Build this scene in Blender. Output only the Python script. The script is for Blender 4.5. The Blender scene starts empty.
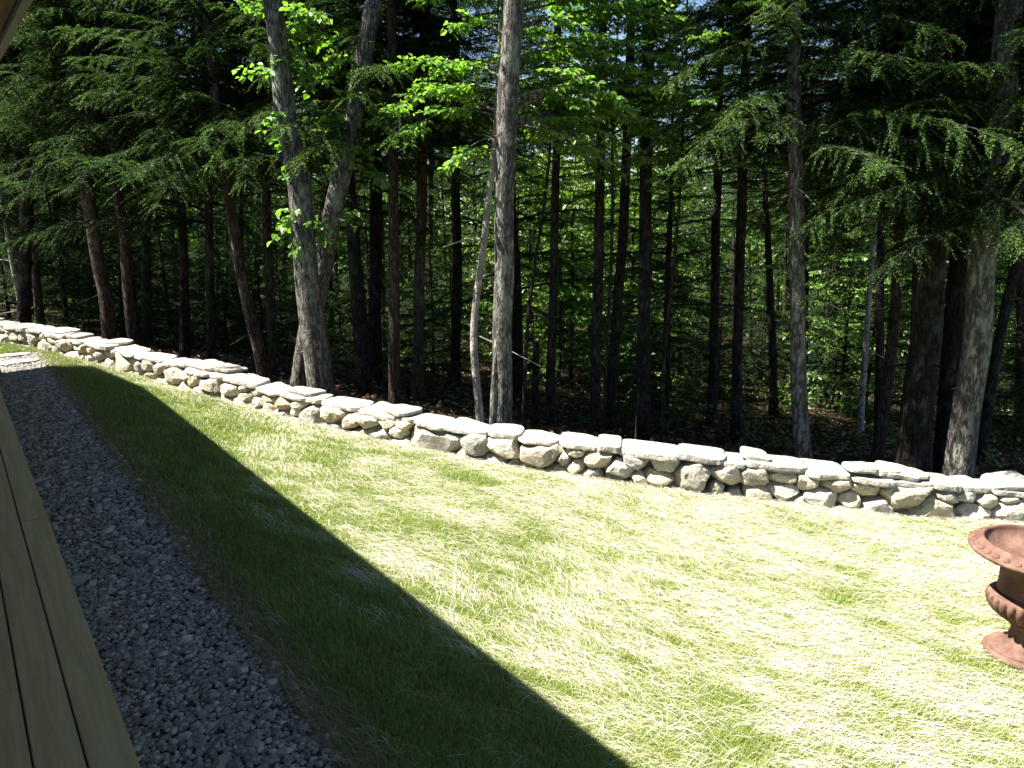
import bpy, math, random
import numpy as np
from mathutils import Vector, Matrix, noise as mnoise

random.seed(7)
RNG = np.random.default_rng(11)
SC = bpy.context.scene
COL = SC.collection

# ------------------------------------------------------------------ camera
F = 711.0
PITCH = math.atan(171 / 711.0)
AZ = math.radians(38.3)
EYE = np.array([0.0, 0.0, 2.0])
FW = np.array([math.sin(AZ) * math.cos(PITCH), math.cos(AZ) * math.cos(PITCH), -math.sin(PITCH)])
RT = np.array([math.cos(AZ), -math.sin(AZ), 0.0])
UP = np.cross(RT, FW)
FH = np.array([math.sin(AZ), math.cos(AZ), 0.0])
cam_d = bpy.data.cameras.new('camera')
cam_d.lens = 36 * F / 1024
cam_d.sensor_width = 36
cam_d.clip_start = 0.02
cam_d.clip_end = 2000
cam = bpy.data.objects.new('camera', cam_d)
COL.objects.link(cam)
cam.matrix_world = Matrix(((RT[0], UP[0], -FW[0], 0), (RT[1], UP[1], -FW[1], 0), (RT[2], UP[2], -FW[2], 2.0), (0, 0, 0, 1)))
SC.camera = cam

# ------------------------------------------------------------------ light
SUN_H = np.array([-0.826, 0.563, 0.0])
SUN_H = SUN_H / np.linalg.norm(SUN_H)
SUN_EL = math.radians(58)
TO_SUN = np.array([SUN_H[0] * math.cos(SUN_EL), SUN_H[1] * math.cos(SUN_EL), math.sin(SUN_EL)])
world = bpy.data.worlds.new('World')
SC.world = world
world.use_nodes = True
wn = world.node_tree
sky = wn.nodes.new('ShaderNodeTexSky')
sky.sky_type = 'NISHITA'
sky.sun_disc = False
sky.dust_density = 0.3
sky.ozone_density = 2.5
sky.sun_elevation = SUN_EL
sky.sun_rotation = math.atan2(SUN_H[0], SUN_H[1])
wn.nodes['Background'].inputs['Strength'].default_value = 0.05
wn.links.new(sky.outputs[0], wn.nodes['Background'].inputs['Color'])
sun_d = bpy.data.lights.new('sun', 'SUN')
sun_d.energy = 5.0
sun_d.angle = math.radians(0.5)
sun_d.color = (1.0, 0.96, 0.89)
sun = bpy.data.objects.new('sun', sun_d)
COL.objects.link(sun)
sun.rotation_euler = Vector(TO_SUN).to_track_quat('Z', 'Y').to_euler()
sun.location = (0, 0, 30)
SC.view_settings.view_transform = 'Standard'
SC.view_settings.look = 'None'
SC.view_settings.exposure = 2.1
SC.view_settings.gamma = 1
SC.view_settings.use_curve_mapping = False
SC.cycles.max_bounces = 6
SC.cycles.diffuse_bounces = 3
SC.cycles.glossy_bounces = 2
SC.cycles.transmission_bounces = 3
SC.cycles.transparent_max_bounces = 4
SC.cycles.use_denoising = True


# ------------------------------------------------------------------ maths helpers
def slope(v):
    x = np.maximum(0.0, np.asarray(v, float) - 0.6)
    return -0.12 * x / (1 + x / 60.0)


def ray(px, py):
    d = FW * F + RT * (px - 512) + UP * (384 - py)
    return d / np.linalg.norm(d)


def ground_hit(px, py, lift=0.0):
    d = ray(px, py)
    t = 0.5
    for _ in range(9000):
        P = EYE + d * t
        if P[2] < slope(P[0]) + lift:
            return P
        t += 0.005
    return P


def at_dist(px, py, D):
    d = ray(px, py)
    return EYE + d * (D / (d @ FH))


def project(P):
    q = np.atleast_2d(P) - EYE
    z = q @ FW
    zz = np.where(np.abs(z) < 1e-6, 1e-6, z)
    return 512 + F * (q @ RT) / zz, 384 - F * (q @ UP) / zz, z


def in_frame(P, m=40):
    x, y, z = project(P)
    return (z > 0.2) & (x > -m) & (x < 1024 + m) & (y > -m) & (y < 768 + m)


_perm = np.random.default_rng(3).random((256, 256))


def vnoise(x, y, s=1.0, o=0):
    x = np.asarray(x, float) / s + 37.3 * (o + 1)
    y = np.asarray(y, float) / s + 91.7 * (o + 1)
    xi = np.floor(x).astype(int)
    yi = np.floor(y).astype(int)
    fx = x - xi
    fy = y - yi
    fx = fx * fx * (3 - 2 * fx)
    fy = fy * fy * (3 - 2 * fy)
    g = lambda a, b: _perm[a % 256, b % 256]
    return (g(xi, yi) * (1 - fx) + g(xi + 1, yi) * fx) * (1 - fy) + (g(xi, yi + 1) * (1 - fx) + g(xi + 1, yi + 1) * fx) * fy


# ------------------------------------------------------------------ mesh helpers
class MB:
    """collects vertices, faces, a material slot and a tint per face"""

    def __init__(self):
        self.v, self.f4, self.f3 = [], [], []
        self.m4, self.m3, self.t4, self.t3 = [], [], [], []
        self.n = 0
        self.ng = []

    def add(self, V, Fc, mat=0, tint=0.5):
        V = np.asarray(V, float).reshape(-1, 3)
        Fc = np.asarray(Fc, int)
        k = Fc.shape[1]
        (self.f4 if k == 4 else self.f3).append(Fc + self.n)
        (self.m4 if k == 4 else self.m3).append(np.full(len(Fc), mat, int))
        (self.t4 if k == 4 else self.t3).append(np.broadcast_to(np.asarray(tint, float), (len(Fc),)).copy())
        self.v.append(V)
        self.n += len(V)

    def mesh(self, name, mats, smooth=False):
        V = np.concatenate(self.v)
        q = np.concatenate(self.f4) if self.f4 else np.zeros((0, 4), int)
        t = np.concatenate(self.f3) if self.f3 else np.zeros((0, 3), int)
        me = bpy.data.meshes.new(name)
        me.vertices.add(len(V))
        me.vertices.foreach_set('co', V.astype(np.float32).ravel())
        nl = q.size + t.size
        me.loops.add(nl)
        me.loops.foreach_set('vertex_index', np.concatenate([q.ravel(), t.ravel()]).astype(np.int32))
        nf = len(q) + len(t)
        me.polygons.add(nf)
        st = np.concatenate([np.arange(len(q)) * 4, q.size + np.arange(len(t)) * 3]).astype(np.int32)
        me.polygons.foreach_set('loop_start', st)
        mi = np.concatenate(self.m4 + self.m3).astype(np.int32)
        me.polygons.foreach_set('material_index', mi)
        me.polygons.foreach_set('use_smooth', np.full(nf, smooth))
        for m in mats:
            me.materials.append(m)
        me.update(calc_edges=True)
        at = me.attributes.new('tint', 'FLOAT', 'FACE')
        at.data.foreach_set('value', np.concatenate(self.t4 + self.t3).astype(np.float32))
        return me


def link(name, me, parent=None, loc=None):
    o = bpy.data.objects.new(name, me)
    COL.objects.link(o)
    if parent is not None:
        o.parent = parent
    if loc is not None:
        o.location = loc
    return o


def empty(name, loc, label, cat, group=None):
    o = bpy.data.objects.new(name, None)
    COL.objects.link(o)
    o.location = loc
    tag(o, label, cat, group)
    return o


def tag(o, label=None, cat=None, group=None, kind=None):
    if label:
        o['label'] = label
    if cat:
        o['category'] = cat
    if group:
        o['group'] = group
    if kind:
        o['kind'] = kind
    return o


def tube(mb, P, R, sides=10, mat=0, tint=0.5, rough=0.0, seed=0.0, caps=True):
    P = np.asarray(P, float)
    R = np.asarray(R, float)
    n = len(P)
    T = np.gradient(P, axis=0)
    T /= np.linalg.norm(T, axis=1)[:, None] + 1e-9
    ref = np.array([1.0, 0.2, 0.05]) if abs(T[0][0]) < 0.8 else np.array([0.1, 1.0, 0.1])
    A = np.cross(T, ref)
    A /= np.linalg.norm(A, axis=1)[:, None] + 1e-9
    B = np.cross(T, A)
    th = np.arange(sides) * 2 * math.pi / sides
    rr = R[:, None] * np.ones(sides)[None]
    if rough > 0:
        for i in range(n):
            for j in range(sides):
                q = Vector((math.cos(th[j]) * 1.7 + seed, math.sin(th[j]) * 1.7, P[i][2] * 1.3))
                q2 = Vector((math.cos(th[j]) * 5 + seed, math.sin(th[j]) * 5, P[i][2] * 5))
                rr[i, j] *= 1 + rough * mnoise.noise(q) * 1.2 + rough * 0.6 * mnoise.noise(q2)
    V = P[:, None] + A[:, None] * (np.cos(th) * 1.0)[None, :, None] * rr[..., None] + B[:, None] * np.sin(th)[None, :, None] * rr[..., None]
    i = np.arange(n - 1)[:, None]
    j = np.arange(sides)[None]
    j2 = (j + 1) % sides
    Fq = np.stack([i * sides + j, i * sides + j2, (i + 1) * sides + j2, (i + 1) * sides + j], -1).reshape(-1, 4)
    mb.add(V.reshape(-1, 3), Fq, mat, tint)
    if caps:
        base = mb.n - n * sides
        c = (n - 1) * sides
        mb.v.append(P[-1:] + T[-1] * R[-1] * 0.3)
        mb.f3.append(np.array([[base + c + k, base + c + (k + 1) % sides, mb.n] for k in range(sides)]))
        mb.m3.append(np.full(sides, mat, int))
        mb.t3.append(np.full(sides, float(tint) if np.ndim(tint) == 0 else 0.5))
        mb.n += 1


def box(mb, a, b, mat=0, tint=0.5):
    x0, y0, z0 = a
    x1, y1, z1 = b
    V = [(x0, y0, z0), (x1, y0, z0), (x1, y1, z0), (x0, y1, z0), (x0, y0, z1), (x1, y0, z1), (x1, y1, z1), (x0, y1, z1)]
    mb.add(V, [(0, 3, 2, 1), (4, 5, 6, 7), (0, 1, 5, 4), (1, 2, 6, 5), (2, 3, 7, 6), (3, 0, 4, 7)], mat, tint)


# ------------------------------------------------------------------ materials
class NT:
    def __init__(self, name):
        self.m = bpy.data.materials.new(name)
        self.m.use_nodes = True
        self.t = self.m.node_tree
        self.t.nodes.clear()
        self.out = self.t.nodes.new('ShaderNodeOutputMaterial')

    def n(self, typ, ins=None, **kw):
        nd = self.t.nodes.new(typ)
        for k, v in kw.items():
            setattr(nd, k, v)
        for k, v in (ins or {}).items():
            if isinstance(v, bpy.types.NodeSocket):
                self.t.links.new(v, nd.inputs[k])
            else:
                nd.inputs[k].default_value = v
        return nd

    def noise(self, scale, detail=4, rough=0.55, vec=None, dist=0.0):
        ins = {'Scale': scale, 'Detail': detail, 'Roughness': rough, 'Distortion': dist}
        if vec is not None:
            ins['Vector'] = vec
        return self.n('ShaderNodeTexNoise', ins).outputs['Fac']

    def ramp(self, fac, stops):
        r = self.n('ShaderNodeValToRGB', {'Fac': fac})
        el = r.color_ramp.elements
        while len(el) < len(stops):
            el.new(0.5)
        for e, (p, c) in zip(el, stops):
            e.position = p
            e.color = (*c, 1)
        return r.outputs['Color']

    def mix(self, fac, a, b, mode='MIX'):
        nd = self.n('ShaderNodeMix', data_type='RGBA', blend_type=mode)
        for s, v in ((0, fac), (6, a), (7, b)):
            if isinstance(v, bpy.types.NodeSocket):
                self.t.links.new(v, nd.inputs[s])
            else:
                nd.inputs[s].default_value = v if s == 0 else (*v, 1)
        return nd.outputs[2]

    def math(self, op, a, b=0.0):
        return self.n('ShaderNodeMath', {0: a, 1: b}, operation=op).outputs[0]

    def attr(self, name='tint'):
        return self.n('ShaderNodeAttribute', attribute_name=name).outputs['Fac']

    def coord(self, scale=(1, 1, 1), which='Object'):
        tc = self.n('ShaderNodeTexCoord')
        return self.n('ShaderNodeMapping', {'Vector': tc.outputs[which], 'Scale': scale}).outputs[0]

    def bump(self, h, strength=0.5, dist=0.02, normal=None):
        ins = {'Height': h, 'Strength': strength, 'Distance': dist}
        if normal is not None:
            ins['Normal'] = normal
        return self.n('ShaderNodeBump', ins).outputs[0]

    def finish(self, col, rough=0.85, normal=None, spec=0.3):
        ins = {'Base Color': col if isinstance(col, bpy.types.NodeSocket) else (*col, 1), 'Roughness': rough, 'Specular IOR Level': spec}
        if normal is not None:
            ins['Normal'] = normal
        p = self.n('ShaderNodeBsdfPrincipled', ins)
        self.t.links.new(p.outputs[0], self.out.inputs[0])
        return self.m


def leaf_material(name, stops, trans=0.4, gloss=0.05, tcol=(1.25, 1.3, 0.6)):
    t = NT(name)
    rnd = t.n('ShaderNodeObjectInfo').outputs['Random']
    f = t.math('ADD', t.attr(), t.math('MULTIPLY', t.math('SUBTRACT', rnd, 0.5), 0.25))
    col = t.ramp(f, stops)
    d = t.n('ShaderNodeBsdfDiffuse', {'Color': col})
    tc = t.mix(1.0, col, tcol, 'MULTIPLY')
    tr = t.n('ShaderNodeBsdfTranslucent', {'Color': tc})
    mx = t.n('ShaderNodeMixShader', {0: trans, 1: d.outputs[0], 2: tr.outputs[0]})
    gl = t.n('ShaderNodeBsdfGlossy', {'Color': (0.9, 0.95, 1, 1), 'Roughness': 0.45})
    mg = t.n('ShaderNodeMixShader', {0: gloss, 1: mx.outputs[0], 2: gl.outputs[0]})
    t.t.links.new(mg.outputs[0], t.out.inputs[0])
    return t.m


M = {}
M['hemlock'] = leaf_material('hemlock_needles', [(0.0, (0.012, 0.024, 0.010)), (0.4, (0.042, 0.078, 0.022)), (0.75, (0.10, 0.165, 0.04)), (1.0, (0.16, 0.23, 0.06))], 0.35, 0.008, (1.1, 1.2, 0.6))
M['maple'] = leaf_material('maple_leaves', [(0.0, (0.075, 0.15, 0.022)), (0.5, (0.15, 0.27, 0.045)), (1.0, (0.24, 0.38, 0.095))], 0.55, 0.03, (1.3, 1.5, 0.6))
M['beech'] = leaf_material('beech_leaves', [(0.0, (0.06, 0.12, 0.016)), (0.5, (0.12, 0.215, 0.03)), (1.0, (0.20, 0.31, 0.05))], 0.5, 0.04, (1.5, 1.5, 0.6))
M['far'] = leaf_material('far_leaves', [(0.0, (0.035, 0.075, 0.014)), (0.5, (0.08, 0.16, 0.024)), (1.0, (0.15, 0.25, 0.042))], 0.35, 0.02)
M['grass'] = leaf_material('grass_blades', [(0.0, (0.07, 0.11, 0.016)), (0.35, (0.165, 0.215, 0.038)), (0.65, (0.28, 0.315, 0.085)), (1.0, (0.44, 0.43, 0.21))], 0.3, 0.03, (1.3, 1.3, 0.6))
M['straw'] = leaf_material('dry_straw', [(0.0, (0.15, 0.10, 0.055)), (0.25, (0.36, 0.30, 0.19)), (0.5, (0.55, 0.515, 0.42)), (1.0, (0.71, 0.685, 0.60))], 0.15, 0.05, (1, 1, 0.9))
M['litter'] = leaf_material('dead_leaves', [(0.0, (0.035, 0.018, 0.010)), (0.5, (0.11, 0.058, 0.03)), (1.0, (0.24, 0.15, 0.085))], 0.1, 0.03, (1, 1, 1))


def bark(name, dark, mid, light, lichen=0.0, zs=0.45, scale=26):
    t = NT(name)
    rnd = t.n('ShaderNodeObjectInfo').outputs['Random']
    v = t.coord((1, 1, zs))
    n1 = t.noise(scale, 6, 0.65, v, 0.4)
    rd = t.math('ABSOLUTE', t.math('SUBTRACT', t.noise(scale * 0.7, 4, 0.6, t.coord((1, 1, zs * 0.6)), 0.2), 0.5))
    fur = t.math('MINIMUM', t.math('MULTIPLY', rd, 9.0), 1.0)
    h = t.math('MULTIPLY', t.math('ADD', n1, 0.2), t.math('ADD', t.math('MULTIPLY', fur, 0.6), 0.4))
    col = t.ramp(h, [(0.12, dark), (0.45, mid), (0.85, light)])
    if lichen > 0:
        n2 = t.noise(5, 5, 0.7, t.coord((1, 1, 0.6)))
        lf = t.ramp(n2, [(0.52, (0, 0, 0)), (0.66, (lichen, lichen, lichen))])
        col = t.mix(lf, col, (0.30, 0.33, 0.25))
    val = t.n('ShaderNodeHueSaturation', {'Color': col, 'Value': t.math('ADD', t.math('MULTIPLY', rnd, 0.5), 0.75)}).outputs[0]
    return t.finish(val, 0.92, t.bump(h, 0.9, 0.03), 0.15)


M['bark_grey'] = bark('grey_bark', (0.012, 0.011, 0.009), (0.065, 0.059, 0.05), (0.21, 0.195, 0.168), 0.5)
M['bark_brown'] = bark('brown_bark', (0.014, 0.009, 0.0065), (0.05, 0.033, 0.024), (0.115, 0.082, 0.06), 0.2)
M['bark_dark'] = bark('dark_bark', (0.006, 0.005, 0.004), (0.018, 0.014, 0.011), (0.05, 0.041, 0.033), 0.15)
M['bark_pale'] = bark('pale_bark', (0.11, 0.095, 0.08), (0.30, 0.27, 0.23), (0.46, 0.43, 0.38), 0.3, 0.9, 9)


def stone_material(name, a, b, c):
    t = NT(name)
    rnd = t.n('ShaderNodeObjectInfo').outputs['Random']
    tint = t.attr()
    v = t.coord()
    n1 = t.noise(9, 6, 0.65, v)
    n2 = t.noise(75, 4, 0.75, v)
    col = t.ramp(n1, [(0.25, a), (0.5, b), (0.75, c)])
    col = t.mix(t.math('MULTIPLY', t.ramp(n2, [(0.45, (0, 0, 0)), (0.7, (1, 1, 1))]), 0.5), col, (0.15, 0.14, 0.12))
    n3 = t.noise(4, 4, 0.6, v)
    col = t.mix(t.ramp(n3, [(0.55, (0, 0, 0)), (0.72, (0.5, 0.5, 0.5))]), col, (0.30, 0.23, 0.13))
    hv = t.n('ShaderNodeHueSaturation', {'Color': col, 'Saturation': t.math('ADD', t.math('MULTIPLY', tint, 0.9), 0.45),
                                         'Value': t.math('ADD', t.math('MULTIPLY', rnd, 0.35), t.math('ADD', t.math('MULTIPLY', tint, 0.35), 0.62))}).outputs[0]
    h = t.math('ADD', n1, t.math('MULTIPLY', n2, 0.35))
    h = t.math('ADD', h, t.math('MULTIPLY', t.noise(35, 5, 0.7, v), 0.6))
    return t.finish(hv, 0.9, t.bump(h, 1.0, 0.03), 0.25)


M['stone'] = stone_material('field_granite', (0.33, 0.275, 0.185), (0.51, 0.45, 0.335), (0.62, 0.57, 0.47))
M['cap'] = stone_material('slab_granite', (0.30, 0.27, 0.21), (0.44, 0.405, 0.33), (0.52, 0.49, 0.42))
M['flag'] = stone_material('flagstone', (0.34, 0.31, 0.27), (0.44, 0.41, 0.36), (0.5, 0.47, 0.42))
t = NT('wall_rubble')
M['core'] = t.finish(t.ramp(t.noise(14, 4, 0.6, t.coord()), [(0.3, (0.03, 0.026, 0.02)), (0.7, (0.10, 0.09, 0.07))]), 0.95)

t = NT('pebble')
M['pebble'] = t.finish(t.mix(t.math('MULTIPLY', t.noise(90, 3, 0.6, t.coord()), 0.3), t.ramp(t.attr(), [(0.0, (0.075, 0.068, 0.057)), (0.5, (0.215, 0.192, 0.16)), (0.85, (0.42, 0.375, 0.31)), (1.0, (0.42, 0.33, 0.24))]), (0.12, 0.12, 0.13)), 0.8, None, 0.35)
t = NT('gravel_bed')
M['bed'] = t.finish(t.ramp(t.noise(60, 4, 0.6, t.coord()), [(0.3, (0.03, 0.03, 0.032)), (0.7, (0.12, 0.12, 0.13))]), 0.95)
t = NT('soil')
M['soil'] = t.finish(t.ramp(t.noise(25, 5, 0.65, t.coord()), [(0.3, (0.018, 0.012, 0.008)), (0.7, (0.065, 0.045, 0.03))]), 0.95, t.bump(t.noise(40, 4, 0.6, t.coord()), 0.8, 0.02))
t = NT('lawn_turf')
vv = t.coord()
pat = t.noise(1.1, 5, 0.6, vv)
fine = t.noise(45, 4, 0.7, t.coord((1, 0.25, 1)))
col = t.ramp(t.math('ADD', t.math('MULTIPLY', pat, 0.6), t.math('MULTIPLY', fine, 0.4)), [(0.35, (0.075, 0.115, 0.018)), (0.55, (0.13, 0.175, 0.035)), (0.8, (0.22, 0.23, 0.08))])
M['lawn'] = t.finish(col, 0.95, t.bump(fine, 0.9, 0.03), 0.1)
t = NT('forest_litter')
vv = t.coord()
col = t.mix(t.noise(0.5, 5, 0.6, vv), t.ramp(t.noise(18, 6, 0.7, vv), [(0.3, (0.014, 0.009, 0.006)), (0.55, (0.04, 0.024, 0.014)), (0.75, (0.10, 0.062, 0.035))]), (0.02, 0.02, 0.010))
M['floor'] = t.finish(col, 0.95, t.bump(t.noise(30, 5, 0.7, vv), 0.9, 0.05), 0.1)

t = NT('deck_lumber')
vg = t.coord((9, 0.5, 9))
gr = t.noise(4, 5, 0.55, vg, 0.8)
kn = t.n('ShaderNodeTexVoronoi', {'Vector': t.coord((5, 1.6, 1)), 'Scale': 1.0}).outputs['Distance']
col = t.ramp(gr, [(0.25, (0.34, 0.255, 0.115)), (0.5, (0.42, 0.325, 0.148)), (0.75, (0.48, 0.38, 0.185))])
col = t.mix(t.ramp(kn, [(0.02, (0.8, 0.8, 0.8)), (0.07, (0, 0, 0))]), col, (0.11, 0.075, 0.04))
M['deck'] = t.finish(col, 0.75, t.bump(gr, 0.25, 0.004), 0.3)
t = NT('soffit_wood')
col = t.ramp(t.noise(5, 5, 0.6, t.coord((7, 0.6, 7)), 1.2), [(0.3, (0.33, 0.15, 0.05)), (0.7, (0.52, 0.27, 0.10))])
M['soffit'] = t.finish(col, 0.6, None, 0.3)
t = NT('fascia_paint')
M['fascia'] = t.finish(t.ramp(t.noise(5, 4, 0.6, t.coord((4, 0.6, 4))), [(0.3, (0.17, 0.16, 0.13)), (0.7, (0.25, 0.235, 0.20))]), 0.6)
t = NT('roof_shingle')
M['shingle'] = t.finish(t.ramp(t.noise(30, 3, 0.6, t.coord()), [(0.3, (0.04, 0.04, 0.042)), (0.7, (0.09, 0.088, 0.085))]), 0.9)
t = NT('clapboard')
M['siding'] = t.finish(t.ramp(t.noise(8, 4, 0.6, t.coord((1, 1, 9))), [(0.3, (0.16, 0.10, 0.055)), (0.7, (0.24, 0.16, 0.09))]), 0.8)
t = NT('rusty_iron')
vv = t.coord()
n1 = t.noise(12, 6, 0.7, vv)
n2 = t.noise(70, 4, 0.7, vv)
col = t.ramp(n1, [(0.28, (0.05, 0.024, 0.017)), (0.5, (0.13, 0.063, 0.042)), (0.72, (0.23, 0.14, 0.102))])
col = t.mix(t.math('MULTIPLY', n2, 0.5), col, (0.10, 0.062, 0.046))
M['rust'] = t.finish(col, 0.8, t.bump(n2, 0.5, 0.006), 0.3)

# ------------------------------------------------------------------ wall line (house-side foot of the stone wall)
_base = [((0, 345)), (50, 350), (100, 364), (180, 390), (300, 422), (400, 447), (480, 462), (560, 474), (640, 487), (700, 492), (800, 505), (900, 516), (1000, 529)]
_pts = [ground_hit(*q)[:2] for q in _base]
WALL = np.array([(-2.2, 17.6), (-0.75, 15.4)] + [tuple(p) for p in _pts] + [(8.6, 1.35), (9.7, 0.6), (11.5, -0.6)])
# smooth it a little
for _ in range(2):
    W2 = WALL.copy()
    W2[1:-1] = 0.25 * WALL[:-2] + 0.5 * WALL[1:-1] + 0.25 * WALL[2:]
    WALL = W2
_seg = np.linalg.norm(np.diff(WALL, axis=0), axis=1)
WS = np.concatenate([[0], np.cumsum(_seg)])
WLEN = WS[-1]


def wall_at(s):
    x = np.interp(s, WS, WALL[:, 0])
    y = np.interp(s, WS, WALL[:, 1])
    e = 0.25
    tx = np.interp(s + e, WS, WALL[:, 0]) - np.interp(s - e, WS, WALL[:, 0])
    ty = np.interp(s + e, WS, WALL[:, 1]) - np.interp(s - e, WS, WALL[:, 1])
    l = np.hypot(tx, ty)
    tx, ty = tx / l, ty / l
    return np.array([x, y]), np.array([tx, ty]), np.array([ty, -tx])  # point, tangent, normal towards the house


def wall_v(u):
    return np.interp(u, WALL[::-1, 1], WALL[::-1, 0])


def wall_s_for_px(px):
    best = min(np.arange(0, WLEN, 0.02), key=lambda s: abs(project(np.array([*wall_at(s)[0], slope(wall_at(s)[0][0])]))[0][0] - px) + (1e5 if project(np.array([*wall_at(s)[0], 0]))[2][0] < 0.3 else 0))
    return best


# ------------------------------------------------------------------ ground sheets
def grid_sheet(name, xs, ys, zf, mat, keep=None):
    X, Y = np.meshgrid(xs, ys, indexing='ij')
    Z = zf(X, Y)
    nx, ny = X.shape
    i, j = np.meshgrid(np.arange(nx - 1), np.arange(ny - 1), indexing='ij')
    Fq = np.stack([i * ny + j, (i + 1) * ny + j, (i + 1) * ny + j + 1, i * ny + j + 1], -1).reshape(-1, 4)
    mb = MB()
    mb.add(np.stack([X, Y, Z], -1).reshape(-1, 3), Fq)
    return link(name, mb.mesh(name, [mat], True))


def lawn_lift(v):
    return 0.008 + 0.034 * np.clip((2.0 - np.asarray(v)) / 1.1, 0, 1)


def behind(x, y):
    return np.clip((np.asarray(x) - wall_v(np.clip(y, -0.5, 17.5)) - 0.5) * 0.75, 0, 60)


def gz(x, y):
    d = behind(x, y)
    return slope(x) - 0.13 * d / (1 + d / 60)


def floor_z(x, y):
    away = np.clip((x - wall_v(y) - 0.6) / 1.5, 0, 1)
    b = (vnoise(x, y, 2.3, 1) - 0.5) * 0.22 + (vnoise(x, y, 0.7, 2) - 0.5) * 0.08
    far = np.clip((np.hypot(x, y) - 90) / 300, 0, 1)
    return gz(x, y) + away * b * (1 - far) - 0.06 * (1 - away)


ax = np.concatenate([np.linspace(-400, -12, 20), np.arange(-10, 45, 0.45), np.linspace(47, 500, 22)])
ay = np.concatenate([np.linspace(-300, -8, 14), np.arange(-6, 50, 0.45), np.linspace(52, 600, 24)])
tag(grid_sheet('ground', ax, ay, floor_z, M['floor']), 'dark forest floor of leaf litter behind the wall', None, None, 'structure')

# lawn: rows along the house, from the gravel's edge to the middle of the wall
us = np.arange(-1.6, 17.0, 0.05)
nv = 60
rows = []
for u in us:
    w = wall_v(u) + 0.2
    v0 = 0.875 + 0.05 * (vnoise(0, u, 0.4) - 0.5) * 2 + 0.03 * (vnoise(3, u, 0.13) - 0.5) * 2 if u < 12.35 else -5
    vs = np.linspace(v0, max(w, v0 + 0.05), nv)
    rows.append(np.stack([vs, np.full(nv, u), slope(vs) + lawn_lift(vs) + 0.012 * (vnoise(vs, np.full(nv, u), 0.5, 4) - 0.5)], -1))
LG = np.array(rows)
mb = MB()
i, j = np.meshgrid(np.arange(len(us) - 1), np.arange(nv - 1), indexing='ij')
mb.add(LG.reshape(-1, 3), np.stack([i * nv + j, i * nv + j + 1, (i + 1) * nv + j + 1, (i + 1) * nv + j], -1).reshape(-1, 4), 0)
# cut soil edge
k = np.sum(us < 12.35)
top = LG[:k, 0]
bot = top.copy()
bot[:, 0] += 0.012
bot[:, 2] = -0.01
ii = np.arange(k - 1)
mb.add(np.concatenate([top, bot]), np.stack([ii, ii + 1, k + ii + 1, k + ii], -1), 1)
lawn = link('lawn', mb.mesh('lawn', [M['lawn'], M['soil']], True))
tag(lawn, 'sunlit lawn with dry straw between deck gravel and stone wall', None, None, 'structure')

grid_sheet('gravel_bed', np.array([0.0, 0.3, 0.6, 0.9]), np.arange(-1, 12.5, 0.5), lambda x, y: 0 * x + 0.006, M['bed'])
bpy.data.objects['gravel_bed']['kind'] = 'structure'
bpy.data.objects['gravel_bed'].name = 'path_gravel_bed'

# gravel pebbles (nobody could count them: one object)
_ico1 = None


def ico(sub):
    import bmesh
    bm = bmesh.new()
    bmesh.ops.create_icosphere(bm, subdivisions=sub, radius=1)
    V = np.array([v.co[:] for v in bm.verts])
    Fc = np.array([[v.index for v in f.verts] for f in bm.faces])
    bm.free()
    return V, Fc


I1, I2, I4 = ico(1), ico(2), ico(4)
mb = MB()
mid = []
for sub, u0, u1, n, s0 in ((I2, 1.0, 4.2, 11500, 0.0098), (I1, 4.2, 12.3, 17000, 0.0130)):
    V0, F0 = sub
    for layer in range(1):
        P = np.stack([RNG.uniform(0.272, 0.93, n), RNG.uniform(u0, u1, n), RNG.uniform(0.010, 0.024, n)], -1)
        s = s0 * RNG.lognormal(0, 0.36, n)
        sc = np.stack([s * RNG.uniform(0.8, 1.35, n), s * RNG.uniform(0.7, 1.1, n), s * RNG.uniform(0.5, 0.9, n)], -1)
        an = RNG.uniform(0, 6.28, n)
        tl = RNG.uniform(-0.5, 0.5, n)
        c, si = np.cos(an), np.sin(an)
        Q = V0[None] * (1 + RNG.uniform(-0.16, 0.16, (n, len(V0), 1)))
        Q = Q * sc[:, None]
        ct, st = np.cos(tl)[:, None], np.sin(tl)[:, None]
        x, y, z = Q[..., 0], Q[..., 1] * ct - Q[..., 2] * st, Q[..., 1] * st + Q[..., 2] * ct
        R = np.stack([x * c[:, None] - y * si[:, None], x * si[:, None] + y * c[:, None], z], -1) + P[:, None]
        Fc = (F0[None] + (np.arange(n) * len(V0))[:, None, None]).reshape(-1, 3)
        tn = np.repeat(np.clip(RNG.normal(0.5, 0.22, n), 0, 1), len(F0))
        mb.add(R.reshape(-1, 3), Fc, 0, tn)
gravel = link('gravel', mb.mesh('gravel', [M['pebble']], False))
tag(gravel, 'strip of grey crushed stone gravel beside the deck', None, None, 'stuff')

# ------------------------------------------------------------------ house eave and deck
house = empty('house', (-3.0, 5.0, 0.0), 'house eave with brown wooden soffit and grey edge at top left', 'house')


def hpart(name, mb, mats, parent):
    o = link(name, mb.mesh(name, mats), parent)
    o.location = -Vector(parent.location)
    return o


VE, ZE, UEND = 0.342, 2.645, 12.1
SKEW = 0.0135  # eave skewed off the deck line to turn its shadow edge on the lawn
pt = 0.42
mb = MB()


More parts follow.
